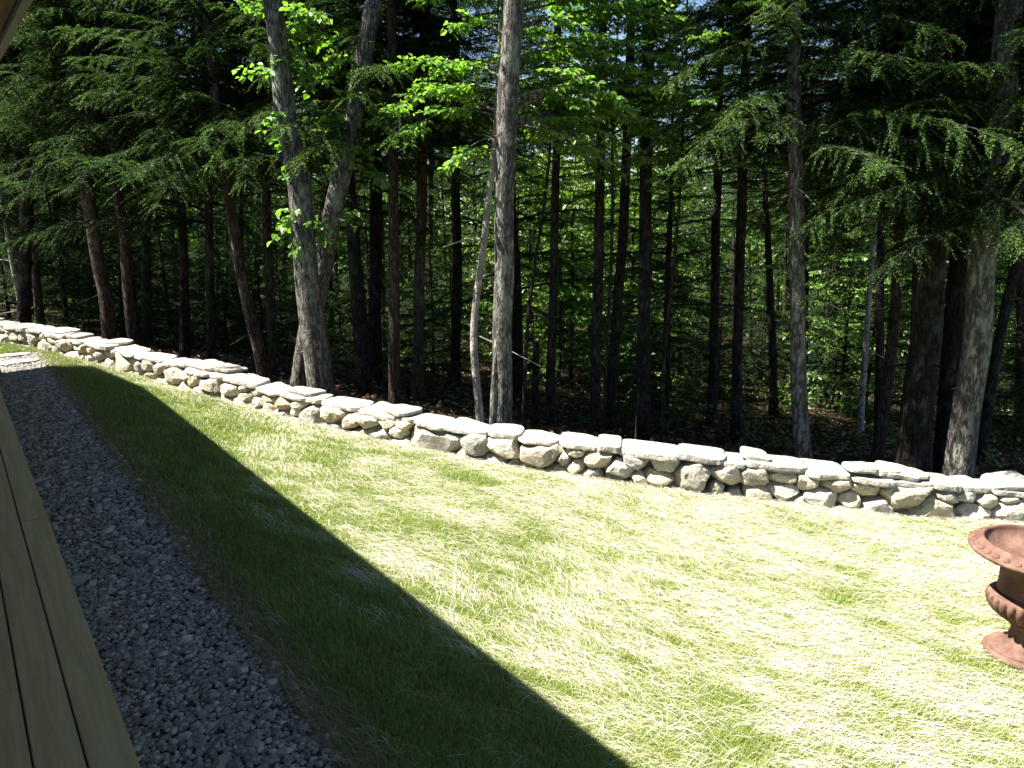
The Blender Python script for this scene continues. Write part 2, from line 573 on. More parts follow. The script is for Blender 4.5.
def roof_slab(mb, v0, v1, dz, th, u0, u1):
    zf = lambda v: ZE + dz + (VE - v) * pt
    va = v1 - 0.34  # unseen far corner cut back to shape its shadow on lawn and wall
    k = lambda u: SKEW * (2.5 - u)
    V = [(v0, u0, zf(v0)), (va + k(u0), u0, zf(va)), (v1 + k(u0), u0, zf(v1)), (v0, u1, zf(v0)), (va + k(u1), u1, zf(va)), (v1 + k(u1 - 1.6), u1 - 1.6, zf(v1))]
    V += [(a, b, c + th) for a, b, c in V]
    mb.add(V, [(0, 3, 4, 1), (1, 4, 5, 2), (6, 7, 10, 9), (7, 8, 11, 10), (0, 1, 7, 6), (1, 2, 8, 7), (2, 5, 11, 8), (5, 4, 10, 11), (4, 3, 9, 10), (3, 0, 6, 9)])


roof_slab(mb, -6.0, VE + 0.003, 0.075, 0.06, -3.0, UEND)
hpart('roof', mb, [M['shingle']], house)
mb = MB()
fa, fb = SKEW * 5.5, SKEW * (2.5 - (UEND - 1.62))
V_ = [(VE - 0.026 + fa, -3.0), (VE + fa, -3.0), (VE + fb, UEND - 1.62), (VE - 0.026 + fb, UEND - 1.62)]
mb.add([(a, b, ZE) for a, b in V_] + [(a, b, ZE + 0.09) for a, b in V_], [(0, 3, 2, 1), (4, 5, 6, 7), (0, 1, 5, 4), (1, 2, 6, 5), (2, 3, 7, 6), (3, 0, 4, 7)])
hpart('fascia', mb, [M['fascia']], house)
mb = MB()
roof_slab(mb, -2.4, VE - 0.029, 0.012, 0.05, -3.0, UEND - 0.02)
hpart('soffit', mb, [M['soffit']], house)
mb = MB()
box(mb, (-6.0, -3.0, -0.05), (-2.4, 11.6, ZE + 1.0))
hpart('wall', mb, [M['siding']], house)

deck = empty('porch_deck', (0.0, 5.0, 0.25), 'plain wooden porch deck of long yellowish boards at lower left', 'deck')
joint = ground_hit(27, 525)
joint_u = 4.78
xs = [(0.1335, 0.265), (-0.0065, 0.1275), (-0.1465, -0.0125), (-0.2865, -0.1525), (-0.4265, -0.2925), (-0.5665, -0.4325)]
cuts = [[-1.5, joint_u, 9.4, 11.7], [-1.5, 7.2, 11.7], [-1.5, 3.0, 8.1, 11.7], [-1.5, 6.1, 11.7], [-1.5, 6.1, 11.7], [-1.5, 6.1, 11.7]]
import bmesh
for (a, b), cu in zip(xs, cuts):
    for u0, u1 in zip(cu[:-1], cu[1:]):
        bm = bmesh.new()
        bmesh.ops.create_cube(bm, size=1)
        for v in bm.verts:
            v.co = Vector((v.co.x * (b - a), v.co.y * (u1 - u0 - 0.003), v.co.z * 0.036))
        bmesh.ops.bevel(bm, geom=bm.edges[:], offset=0.004, segments=2, affect='EDGES')
        me = bpy.data.meshes.new('board')
        bm.to_mesh(me)
        bm.free()
        me.materials.append(M['deck'])
        link('board', me, deck, ((a + b) / 2, (u0 + u1) / 2 - 5.0, -0.018))
mb = MB()
box(mb, (0.215, -6.5, -0.245), (0.253, 6.68, -0.040))
box(mb, (-2.35, -6.5, -0.245), (0.21, 6.68, -0.20))
link('rim_joist', mb.mesh('rim_joist', [M['deck']]), deck)
mb = MB()
box(mb, (-2.38, -6.5, -0.036), (-0.572, 6.7, 0.0))
link('decking', mb.mesh('decking', [M['deck']]), deck)

# ------------------------------------------------------------------ stone wall
wall = empty('stone_wall', (4.4, 4.9, -0.46), 'long low dry-laid fieldstone wall with flat capstones curving along the lawn', 'stone wall')
WL = np.array(wall.location)
HF = 0.322   # top of the face stones


def rock_from_cell(poly, depth, rs):
    """poly: (n,2) outline in the face plane about its centre; returns verts (x along, y out, z up), quads"""
    U, UF = I4
    nth = 72
    th = np.linspace(0, 2 * math.pi, nth, endpoint=False)
    d = np.stack([np.cos(th), np.sin(th)], -1)
    r = np.full(nth, 1e9)
    n = len(poly)
    for k in range(n):
        p, q = poly[k], poly[(k + 1) % n]
        e = q - p
        nr = np.array([e[1], -e[0]])
        nr /= np.linalg.norm(nr) + 1e-9
        dd = d @ nr
        c = p @ nr
        if c < 0:
            dd, c = -dd, -c
        r = np.where(dd > 1e-4, np.minimum(r, c / np.maximum(dd, 1e-4)), r)
    k = np.array([1, 2, 1.0]) / 4
    for _ in range(rs.choice([3, 4, 6, 9])):
        r = k[0] * np.roll(r, 1) + k[1] * r + k[2] * np.roll(r, -1)
    e = rs.uniform(0.3, 0.6)
    ang = np.mod(np.arctan2(U[:, 2], U[:, 0]), 2 * math.pi)
    rr = np.interp(ang, np.append(th, 2 * math.pi), np.append(r, r[0]))
    cr = np.sqrt(np.maximum(0, 1 - U[:, 1] ** 2)) ** e
    V = np.stack([np.cos(ang) * rr * cr, np.sign(U[:, 1]) * np.abs(U[:, 1]) ** 0.9 * depth, np.sin(ang) * rr * cr], -1)
    # flat facets
    size = np.mean(r)
    for _ in range(rs.randint(6, 13)):
        nn = np.array([rs.gauss(0, 0.8), abs(rs.gauss(0.4, 0.6)), rs.gauss(0, 0.8)])
        nn /= np.linalg.norm(nn)
        s = V @ nn
        lim = np.max(s) * rs.uniform(0.7, 0.92)
        V = V - np.maximum(0, s - lim)[:, None] * nn * 0.92
    o = rs.uniform(0, 100)
    for q in range(len(V)):
        p = Vector(V[q])
        nz = mnoise.noise(p * 9 + Vector((o, 0, 0))) * 0.12 + mnoise.noise(p * 25 + Vector((0, o, 0))) * 0.09
        V[q] = V[q] * (1 + nz * 0.8)
    return V, UF


def clip_poly(poly, n, c):
    out = []
    L = len(poly)
    for k in range(L):
        p, q = poly[k], poly[(k + 1) % L]
        a, b = p @ n - c, q @ n - c
        if a <= 0:
            out.append(p)
        if (a < 0) != (b < 0) and abs(a - b) > 1e-12:
            out.append(p + (q - p) * (a / (a - b)))
    return np.array(out)


_hx = [0.0] + [wall_s_for_px(x_) for x_ in (150, 300, 500, 700, 850, 1000)]
_hy = [0.9, 0.85, 0.74, 0.84, 0.97, 0.9, 0.75]


def hs(s):
    return float(np.interp(s, _hx, _hy))


rs = random.Random(5)
ASP = 1.3
seeds = []
s_bould = wall_s_for_px(435)
fixed = [(s_bould, 0.17, 0.055), (wall_s_for_px(540), 0.25, 0.02), (wall_s_for_px(505), 0.24, 0.015), (wall_s_for_px(125), 0.16, 0.03), (wall_s_for_px(930), 0.05, 0.03), (wall_s_for_px(905), 0.22, 0.02)]
for f in fixed:
    seeds.append((f[0] / ASP, f[1], f[2]))
tries = 0
while tries < 9000 and len(seeds) < 430:
    tries += 1
    s = rs.uniform(0.2, WLEN - 0.2) / ASP
    h = rs.uniform(-0.02, HF - 0.02)
    w = rs.choice([0.0, 0.001, 0.003, 0.007, 0.012, 0.018])
    rad = 0.072 + math.sqrt(w) * 0.72
    if all((s - a) ** 2 + (h - b) ** 2 > (0.5 * (rad + 0.072 + math.sqrt(c) * 0.72) * 1.5) ** 2 for a, b, c in seeds):
        seeds.append((s, h, w))
seeds = np.array(seeds)
stones = []
for k, (s, h, w) in enumerate(seeds):
    poly = np.array([(s - 0.5, -0.08), (s + 0.5, -0.08), (s + 0.5, HF), (s - 0.5, HF)])
    dn = np.hypot(seeds[:, 0] - s, seeds[:, 1] - h)
    for m in np.argsort(dn)[1:26]:
        a, b, c = seeds[m]
        n = np.array([a - s, b - h])
        cc = ((a * a + b * b - c) - (s * s + h * h - w)) / 2
        poly = clip_poly(poly, n, cc)
        if len(poly) < 3:
            break
    if len(poly) < 3:
        continue
    poly = poly * np.array([ASP, 1])
    cen = poly.mean(0)
    poly = poly - cen
    ext = poly.max(0) - poly.min(0)
    if ext.min() < 0.035:
        continue
    shr = 1.075 - 0.004 / max(0.03, ext.min()) - rs.uniform(0, 0.03)
    stones.append((cen[0], cen[1], poly * shr, ext))


def place_on_wall(V, s, h, out=0.0):
    p, tn, nr = wall_at(s)
    g = slope(p[0])
    W = np.empty_like(V)
    W[:, 0] = V[:, 0] * tn[0] + (V[:, 1] + out) * nr[0]
    W[:, 1] = V[:, 0] * tn[1] + (V[:, 1] + out) * nr[1]
    W[:, 2] = V[:, 2] * hs(s)
    return W, np.array([p[0], p[1], g + h * hs(s)])


items = []
for s, h, poly, ext in stones:
    dep = min(0.13, 0.35 * math.sqrt(ext[0] * ext[1]) + 0.02)
    V, Fq = rock_from_cell(poly, dep, rs)
    W, c = place_on_wall(V, s, h, rs.uniform(-0.035, -0.005))
    x, y, z = project(c)
    vis = z[0] > 0 and -60 < x[0] < 1084
    px = ext[0] * ext[1] / max(0.3, z[0]) ** 2 if vis else 0
    items.append((px, W, c, Fq, np.clip(rs.gauss(0.5, 0.22), 0, 1)))
items.sort(key=lambda a: -a[0])
rest = MB()
for k, (px, W, c, Fq, tn) in enumerate(items):
    if k < 100:
        mb = MB()
        mb.add(W, Fq, 0, tn)
        link('fieldstone', mb.mesh('fieldstone', [M['stone']], False), wall, c - WL)
    else:
        rest.add(W + c - WL, Fq, 0, tn)
o = link('small_fieldstones', rest.mesh('small_fieldstones', [M['stone']], False), wall)
o['kind'] = 'stuff'


def slab_mesh(L, Dp, th, rs, mat, irregular=0.2):
    n = 72
    thv = np.linspace(0, 2 * math.pi, n, endpoint=False)
    e = rs.uniform(0.35, 0.6)
    x = np.sign(np.cos(thv)) * np.abs(np.cos(thv)) ** e * L / 2
    y = np.sign(np.sin(thv)) * np.abs(np.sin(thv)) ** e * Dp / 2
    o = rs.uniform(0, 99)
    P = np.stack([x, y], -1)
    sk = rs.uniform(-0.18, 0.18)
    tp = rs.uniform(-0.15, 0.15)
    P[:, 0] += P[:, 1] * sk
    P[:, 1] *= 1 + tp * P[:, 0] / (L / 2)
    for q in range(n):
        p = Vector((P[q][0] * 3.2, P[q][1] * 3.2, o))
        P[q] *= 1 + irregular * mnoise.noise(p) + irregular * 0.6 * mnoise.noise(p * 2.5) + 0.035 * mnoise.noise(p * 9)
    rings = [(0.0, -0.5), (0.5, -0.5), (0.93, -0.5), (0.99, -0.36), (1.0, -0.1), (0.985, 0.2), (0.97, 0.42), (0.93, 0.5), (0.75, 0.52), (0.45, 0.53), (0.2, 0.53)]
    V = []
    for sc_, zz in rings[1:]:
        for q in range(n):
            a = P[q] * sc_
            p = Vector((a[0] * 6, a[1] * 6, zz * th * 10 + o))
            V.append((a[0] * (1 + 0.04 * mnoise.noise(p * 2.2)), a[1] * (1 + 0.05 * mnoise.noise(p * 2.2 + Vector((3, 1, 0)))), zz * th + (0.012 if abs(zz) > 0.4 else 0.004) * mnoise.noise(p * 0.8) * min(1, th / 0.05)))
    m = len(rings) - 1
    V.append((0, 0, -0.5 * th))
    V.append((0, 0, 0.53 * th))
    mb = MB()
    i, j = np.meshgrid(np.arange(m - 1), np.arange(n), indexing='ij')
    j2 = (j + 1) % n
    tn = np.clip(rs.gauss(0.45, 0.2), 0, 1)
    mb.add(V, np.stack([i * n + j, i * n + j2, (i + 1) * n + j2, (i + 1) * n + j], -1).reshape(-1, 4), 0, tn)
    tr = [[(q + 1) % n, q, m * n] for q in range(n)] + [[(m - 1) * n + q, (m - 1) * n + (q + 1) % n, m * n + 1] for q in range(n)]
    mb.f3.append(np.array(tr))
    mb.m3.append(np.zeros(len(tr), int))
    mb.t3.append(np.full(len(tr), tn))
    return mb.mesh('slab', [mat], False)


def put_slab(name, s, h, L, Dp, th, back, tilt, rs):
    p, tn, nr = wall_at(s)
    z = slope(p[0]) + h
    o = link(name, slab_mesh(L, Dp, th, rs, M['cap']), wall)
    ang = math.atan2(tn[1], tn[0])
    # lengthwise fall of the ground
    fall = math.atan2(slope(p[0] + tn[0] * 0.3) - slope(p[0] - tn[0] * 0.3), 0.6)
    o.rotation_euler = (rs.gauss(0, tilt), -fall + rs.gauss(0, tilt), ang + rs.gauss(0, 0.06))
    o.location = (p[0] - nr[0] * back - WL[0], p[1] - nr[1] * back - WL[1], z - WL[2])
    return o


s = 0.3
caps = []
while s < WLEN - 0.5:
    L = rs.choice([rs.uniform(0.22, 0.4), rs.uniform(0.35, 0.65)])
    th = rs.uniform(0.035, 0.065)
    put_slab('capstone', s + L / 2, HF * hs(s + L / 2) + th / 2 - 0.008 + rs.uniform(-0.006, 0.006), L, rs.uniform(0.32, 0.40), th, 0.125 + rs.uniform(-0.015, 0.02), 0.02, rs)
    if rs.random() < 0.14 or (s < 7.5 and rs.random() < 0.35):
        put_slab('capstone', s + L / 2 + rs.uniform(-0.2, 0.2), HF * hs(s + L / 2) + th + 0.012, rs.uniform(0.25, 0.55), rs.uniform(0.24, 0.34), 0.035, 0.15 + rs.uniform(-0.06, 0.08), 0.035, rs)
    s += L - rs.uniform(0.0, 0.05)
for px, L in ((858, 0.26), (882, 0.3), (900, 0.34), (1010, 0.4)):
    put_slab('capstone', wall_s_for_px(px), HF * hs(wall_s_for_px(px)) + 0.085, L, 0.28, 0.045, 0.12, 0.09, rs)
# rubble heart of the wall
mb = MB()
ss = np.arange(0.1, WLEN - 0.1, 0.3)
ring = []
for s in ss:
    p, tn, nr = wall_at(s)
    g = slope(p[0])
    for o_, z_ in ((-0.045, -0.1), (-0.045, HF * hs(s) - 0.005), (-0.27, HF * hs(s) - 0.005), (-0.27, -0.3)):
        ring.append((p[0] + nr[0] * o_ - WL[0], p[1] + nr[1] * o_ - WL[1], g + z_ - WL[2]))
n = len(ss)
Fq = [[i * 4 + j, i * 4 + (j + 1) % 4, (i + 1) * 4 + (j + 1) % 4, (i + 1) * 4 + j] for i in range(n - 1) for j in range(4)]
mb.add(ring, Fq)
link('rubble_core', mb.mesh('rubble_core', [M['core']]), wall)

# two pale flagstones where the gravel ends
for k, (px, py, L, Dp, lab) in enumerate(((6, 366, 0.8, 0.30, 'pale flat flagstone at the near end of the gravel strip, in front of its twin'), (2, 358.5, 0.7, 0.26, 'pale flat flagstone lying behind another, closer to the far stone wall'))):
    p = ground_hit(px, py)
    o = link('flagstone', slab_mesh(L, Dp, 0.035, rs, M['flag'], 0.1), None, (p[0], p[1], 0.03))
    o.rotation_euler = (0, 0, 0.08 * (1 - 2 * k))
    tag(o, lab, 'flagstone', 'flagstones at the end of the gravel')

# ------------------------------------------------------------------ urn
ub = ground_hit(1016, 660)
urn = empty('garden_urn', (ub[0], ub[1], ub[2] + 0.03), 'rusty cast iron garden urn with flared egg moulded rim standing on the lawn', 'urn')


def lathe(prof, seg=96, mod=None):
    prof = np.array(prof, float)
    n = len(prof)
    th = np.arange(seg) * 2 * math.pi / seg
    R = prof[:, 0][:, None] * np.ones(seg)[None]
    Z = prof[:, 1][:, None] * np.ones(seg)[None]
    if mod is not None:
        R, Z = mod(R, Z, th)
    V = np.stack([R * np.cos(th), R * np.sin(th), Z], -1)
    i, j = np.meshgrid(np.arange(n - 1), np.arange(seg), indexing='ij')
    j2 = (j + 1) % seg
    mb = MB()
    mb.add(V.reshape(-1, 3), np.stack([i * seg + j, i * seg + j2, (i + 1) * seg + j2, (i + 1) * seg + j], -1).reshape(-1, 4))
    return mb


def fine(prof, k=4):
    prof = np.array(prof, float)
    t_ = np.arange(len(prof))
    tt = np.linspace(0, len(prof) - 1, (len(prof) - 1) * k + 1)
    # Catmull-Rom
    out = []
    for q in tt:
        i1 = min(int(q), len(prof) - 2)
        f = q - i1
        p0, p1, p2, p3 = prof[max(i1 - 1, 0)], prof[i1], prof[i1 + 1], prof[min(i1 + 2, len(prof) - 1)]
        out.append(0.5 * ((2 * p1) + (-p0 + p2) * f + (2 * p0 - 5 * p1 + 4 * p2 - p3) * f * f + (-p0 + 3 * p1 - 3 * p2 + p3) * f ** 3))
    return np.array(out)


UH = 1.0
foot = lathe([(0.0, 0.0)] + list(fine([(0.158, 0.0), (0.166, 0.012), (0.166, 0.028), (0.152, 0.04), (0.148, 0.05), (0.125, 0.066), (0.085, 0.088), (0.062, 0.115), (0.053, 0.15), (0.056, 0.178), (0.07, 0.186), (0.07, 0.2), (0.05, 0.21)])))
link('foot', foot.mesh('foot', [M['rust']], True), urn)


def gad(R, Z, th):
    w = np.clip((Z - 0.205) / 0.03, 0, 1) * np.clip((0.348 - Z) / 0.03, 0, 1)
    b = np.abs(np.sin(th * 13))[None]
    return R * (1 - 0.11 * w * (1 - b ** 0.8)), Z


bowl = lathe(fine([(0.05, 0.2), (0.085, 0.206), (0.135, 0.232), (0.175, 0.268), (0.193, 0.306), (0.187, 0.335), (0.165, 0.352), (0.15, 0.358), (0.13, 0.36)], 6), 260, gad)
link('bowl', bowl.mesh('bowl', [M['rust']], True), urn)
neck = lathe(fine([(0.12, 0.352), (0.146, 0.362), (0.144, 0.40), (0.145, 0.47), (0.15, 0.52), (0.17, 0.55), (0.2, 0.562)]))
link('neck', neck.mesh('neck', [M['rust']], True), urn)
rim = lathe(fine([(0.16, 0.55), (0.21, 0.558), (0.26, 0.563), (0.297, 0.573), (0.312, 0.586), (0.308, 0.598), (0.288, 0.607), (0.266, 0.622), (0.255, 0.634), (0.246, 0.636), (0.238, 0.63), (0.230, 0.605), (0.20, 0.575), (0.15, 0.545), (0.09, 0.525), (0.0, 0.52)]))
rimo = link('rim', rim.mesh('rim', [M['rust']], True), urn)
mb = MB()
NE = 34
for k in range(NE):
    a = k * 2 * math.pi / NE
    V = I2[0] * np.array([0.019, 0.020, 0.012])
    c_, s_ = math.cos(-0.55), math.sin(-0.55)
    V = np.stack([V[:, 0] * c_ - V[:, 2] * s_, V[:, 1], V[:, 0] * s_ + V[:, 2] * c_], -1) + np.array([0.286, 0, 0.606])
    R = np.stack([V[:, 0] * math.cos(a) - V[:, 1] * math.sin(a), V[:, 0] * math.sin(a) + V[:, 1] * math.cos(a), V[:, 2]], -1)
    mb.add(R, I2[1])
link('egg_moulding', mb.mesh('egg_moulding', [M['rust']], True), rimo)

urn.scale = (1, 1, 1.06)

# ------------------------------------------------------------------ foliage meshes
def unit(a):
    return a / (np.linalg.norm(a, axis=-1, keepdims=True) + 1e-9)


def kites(mb, P, D, N, L, W, tint, mat=0):
    """flat kite shaped needles: base P, direction D, normal N"""
    S = unit(np.cross(D, N))
    m = P + D * (L * 0.45)[:, None]
    V = np.stack([P, m + S * (W / 2)[:, None], P + D * L[:, None], m - S * (W / 2)[:, None]], 1)
    k = len(P)
    mb.add(V.reshape(-1, 3), np.arange(k * 4).reshape(k, 4), mat, tint)


def hemlock_crown(seed, H=8.5, R=2.3, nb=88, front=0.45, dens=1.0, name='hemlock_crown', lean=0.0, shape=0.75):
    r = np.random.default_rng(seed)
    mb = MB()
    wood = MB()
    for b in range(nb):
        z = H * (b + r.random()) / nb
        az = r.uniform(0, 2 * math.pi)
        fr = max(0.0, -math.sin(az))
        L = R * (1 - (z / H)) ** shape * (0.3 + 0.85 * r.random() ** 0.8) * (1 - front * fr) + 0.18
        rise = r.uniform(-0.05, 0.45)
        droop = r.uniform(0.05, 0.5)
        h = np.array([math.cos(az), math.sin(az), 0])
        side = np.array([-h[1], h[0], 0])
        bend = r.uniform(-0.2, 0.2)
        cv = lambda t: h * (L * t)[..., None] + side * (bend * L * t * t)[..., None] + np.array([0, 0, 1.0]) * (z + L * (rise * t - droop * t * t))[..., None]
        tt = np.linspace(0, 1, 7)
        tube(wood, cv(tt), np.interp(tt, [0, 1], [0.006 + 0.009 * L, 0.003]), 4, 1, 0.5, caps=False)
        nf = max(4, int(L / 0.075 * dens))
        t0 = np.concatenate([r.uniform(0.12, 1.0, nf * 2), [0.98]])
        sg = np.concatenate([np.tile([-1, 1], nf), [0]])
        P0 = cv(t0)
        T0 = unit(cv(t0 + 0.02) - P0)
        fl = (0.12 + 0.42 * L / 2 * np.sin(np.clip(1.12 - t0, 0, 1) * math.pi * 0.62) * r.uniform(0.6, 1.2, len(t0)))
        fl[-1] = 0.18
        fd = unit(T0 * 0.72 + side * (sg * 0.85)[:, None] + np.array([0, 0, -0.08])[None] + r.normal(0, 0.24, (len(t0), 3)))
        up0 = unit(np.array([0, 0, 1.0])[None] + r.normal(0, 0.22, (len(t0), 3)))
        for q in range(len(t0)):
            m = max(5, int(fl[q] / 0.0155))
            u = (np.arange(m) + r.random(m)) / m
            base = P0[q] + fd[q] * (fl[q] * u)[:, None] - np.array([0, 0, 1.0]) * (0.35 * fl[q] * u * u)[:, None]
            sd = unit(np.cross(fd[q], up0[q]))
            for sgn in (-1, 1):
                ll = (0.012 + 0.042 * (1 - u) ** 0.7 * min(1, fl[q] / 0.25)) * r.uniform(0.7, 1.3, m)
                dd = unit(fd[q][None] * 0.65 + sd[None] * (sgn * 0.75) + r.normal(0, 0.3, (m, 3)) + np.array([0, 0, -0.15]))
                nn = unit(up0[q][None] + r.normal(0, 0.35, (m, 3)))
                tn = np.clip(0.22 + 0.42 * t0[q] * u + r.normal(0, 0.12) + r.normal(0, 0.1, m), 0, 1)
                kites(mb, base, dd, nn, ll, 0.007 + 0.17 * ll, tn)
    nb0 = mb.n
    for a in wood.f4:
        mb.f4.append(a + nb0)
    mb.m4 += wood.m4
    mb.t4 += wood.t4
    mb.v += wood.v
    mb.n += wood.n
    return mb.mesh(name, [M['hemlock'], M['bark_dark']])


def leaves(mb, P, D, N, L, W, tint, mat=0):
    """folded pointed leaves"""
    S = unit(np.cross(D, N))
    N2 = unit(np.cross(S, D))
    f = (W * 0.18)[:, None] * N2
    a = P + D * (L * 0.28)[:, None] + S * (W * 0.42)[:, None] + f
    b = P + D * (L * 0.62)[:, None] + S * (W * 0.5)[:, None] + f
    a2 = P + D * (L * 0.28)[:, None] - S * (W * 0.42)[:, None] + f
    b2 = P + D * (L * 0.62)[:, None] - S * (W * 0.5)[:, None] + f
    tip = P + D * L[:, None] - N2 * (L * 0.12)[:, None]
    V = np.stack([P, a, b, tip, b2, a2], 1)
    k = len(P)
    o = (np.arange(k) * 6)[:, None]
    Fq = np.concatenate([o + np.array([[0, 1, 2, 3]]), o + np.array([[0, 3, 4, 5]])])
    mb.add(V.reshape(-1, 3), Fq, mat, np.concatenate([tint, tint]))


def leafy_branch(mb, r, cv, L, side, lsize, spread=0.35, dens=1.0, woodmat=1, r0=None):
    tt = np.linspace(0, 1, 8)
    tube(mb, cv(tt), np.interp(tt, [0, 1], [r0 or (0.006 + 0.007 * L), 0.003]), 5, woodmat, 0.5, caps=False)
    ns = max(3, int(L / 0.13 * dens))
    t0 = np.sort(r.uniform(0.18, 1.0, ns))
    for q, t_ in enumerate(t0):
        p = cv(np.array([t_]))[0]
        T = unit(cv(np.array([t_ + 0.02]))[0] - p)
        sg = 1 if q % 2 else -1
        sl = spread * L * (1.15 - t_) * r.uniform(0.5, 1.1) + 0.10
        d = unit(T * 0.75 + side * sg * r.uniform(0.5, 1.0) + np.array([0, 0, r.uniform(-0.15, 0.18)]))
        e = p + d * sl - np.array([0, 0, 0.12 * sl])
        tube(mb, np.array([p, (p + e) / 2 + np.array([0, 0, 0.02 * sl]), e]), np.array([0.004, 0.003, 0.0015]), 3, woodmat, 0.5, caps=False)
        m = max(3, int(sl / 0.034 * dens))
        u = (np.arange(m) + r.random(m)) / m
        B = p + (e - p) * u[:, None]
        sd = unit(np.cross(d, np.array([0, 0, 1.0])))
        s2 = np.where(r.random(m) > 0.5, 1, -1)
        dd = unit(d[None] * 0.5 + sd[None] * (s2 * r.uniform(0.4, 1.1, m))[:, None] + np.array([0, 0, -0.28]) + r.normal(0, 0.25, (m, 3)))
        nn = unit(np.array([0, 0, 1.0]) + r.normal(0, 0.38, (m, 3)))
        ln = lsize * r.uniform(0.6, 1.25, m)
        st = B + dd * 0.02
        leaves(mb, st, dd, nn, ln, ln * r.uniform(0.55, 0.8, m), np.clip(r.normal(0.5, 0.2, m), 0, 1))


def leafy_crown(seed, H=5.0, R=2.0, nb=30, lsize=0.075, leafmat='maple', front=0.4, name='leafy_crown', dens=1.0, prof=None, up=0.25):
    r = np.random.default_rng(seed)
    mb = MB()
    for b in range(nb):
        f = (b + r.random()) / nb
        z = H * f
        az = r.uniform(0, 2 * math.pi)
        fr = max(0.0, -math.sin(az))
        pr = math.sin(math.pi * (0.18 + 0.8 * f)) if prof is None else prof(f)
        L = R * pr * r.uniform(0.6, 1.12) * (1 - front * fr) + 0.15
        h = np.array([math.cos(az), math.sin(az), 0])
        side = np.array([-h[1], h[0], 0])
        ri, dr, bd = r.uniform(0.1, up + 0.25), r.uniform(0.1, 0.4), r.uniform(-0.2, 0.2)
        cv = lambda t, L=L, h=h, side=side, ri=ri, dr=dr, bd=bd, z=z: h * (L * t)[..., None] + side * (bd * L * t * t)[..., None] + np.array([0, 0, 1.0]) * (z + L * (ri * t - dr * t * t))[..., None]
        leafy_branch(mb, r, cv, L, side, lsize, dens=dens)
    return mb.mesh(name, [M[leafmat], M['bark_dark']])


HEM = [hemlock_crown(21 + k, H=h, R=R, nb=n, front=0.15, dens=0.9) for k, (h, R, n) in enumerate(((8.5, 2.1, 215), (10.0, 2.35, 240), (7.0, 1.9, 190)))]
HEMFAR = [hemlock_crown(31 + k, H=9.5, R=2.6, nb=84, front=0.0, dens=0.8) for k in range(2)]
LEAF = [leafy_crown(41, 5.5, 2.3, 42, 0.070, 'maple', dens=1.25), leafy_crown(42, 5.0, 2.1, 30, 0.072, 'beech', 0.1), leafy_crown(43, 6.5, 2.6, 36, 0.085, 'beech', 0.0)]
SHRUB = [leafy_crown(51, 4.4, 1.7, 40, 0.095, 'beech', 0.0, prof=lambda f: (1 - f) ** 0.5 * 0.9 + 0.1), leafy_crown(52, 3.2, 1.4, 36, 0.09, 'maple', 0.0, prof=lambda f: (1 - f) ** 0.5 * 0.9 + 0.1)]

# ------------------------------------------------------------------ trees
def angle_to_house(p):
    """z rotation that turns a crown's thin side (-y) towards the lawn"""
    d = np.array([2.2, 5.0]) - p[:2]
    return math.atan2(d[1], d[0]) + math.pi / 2


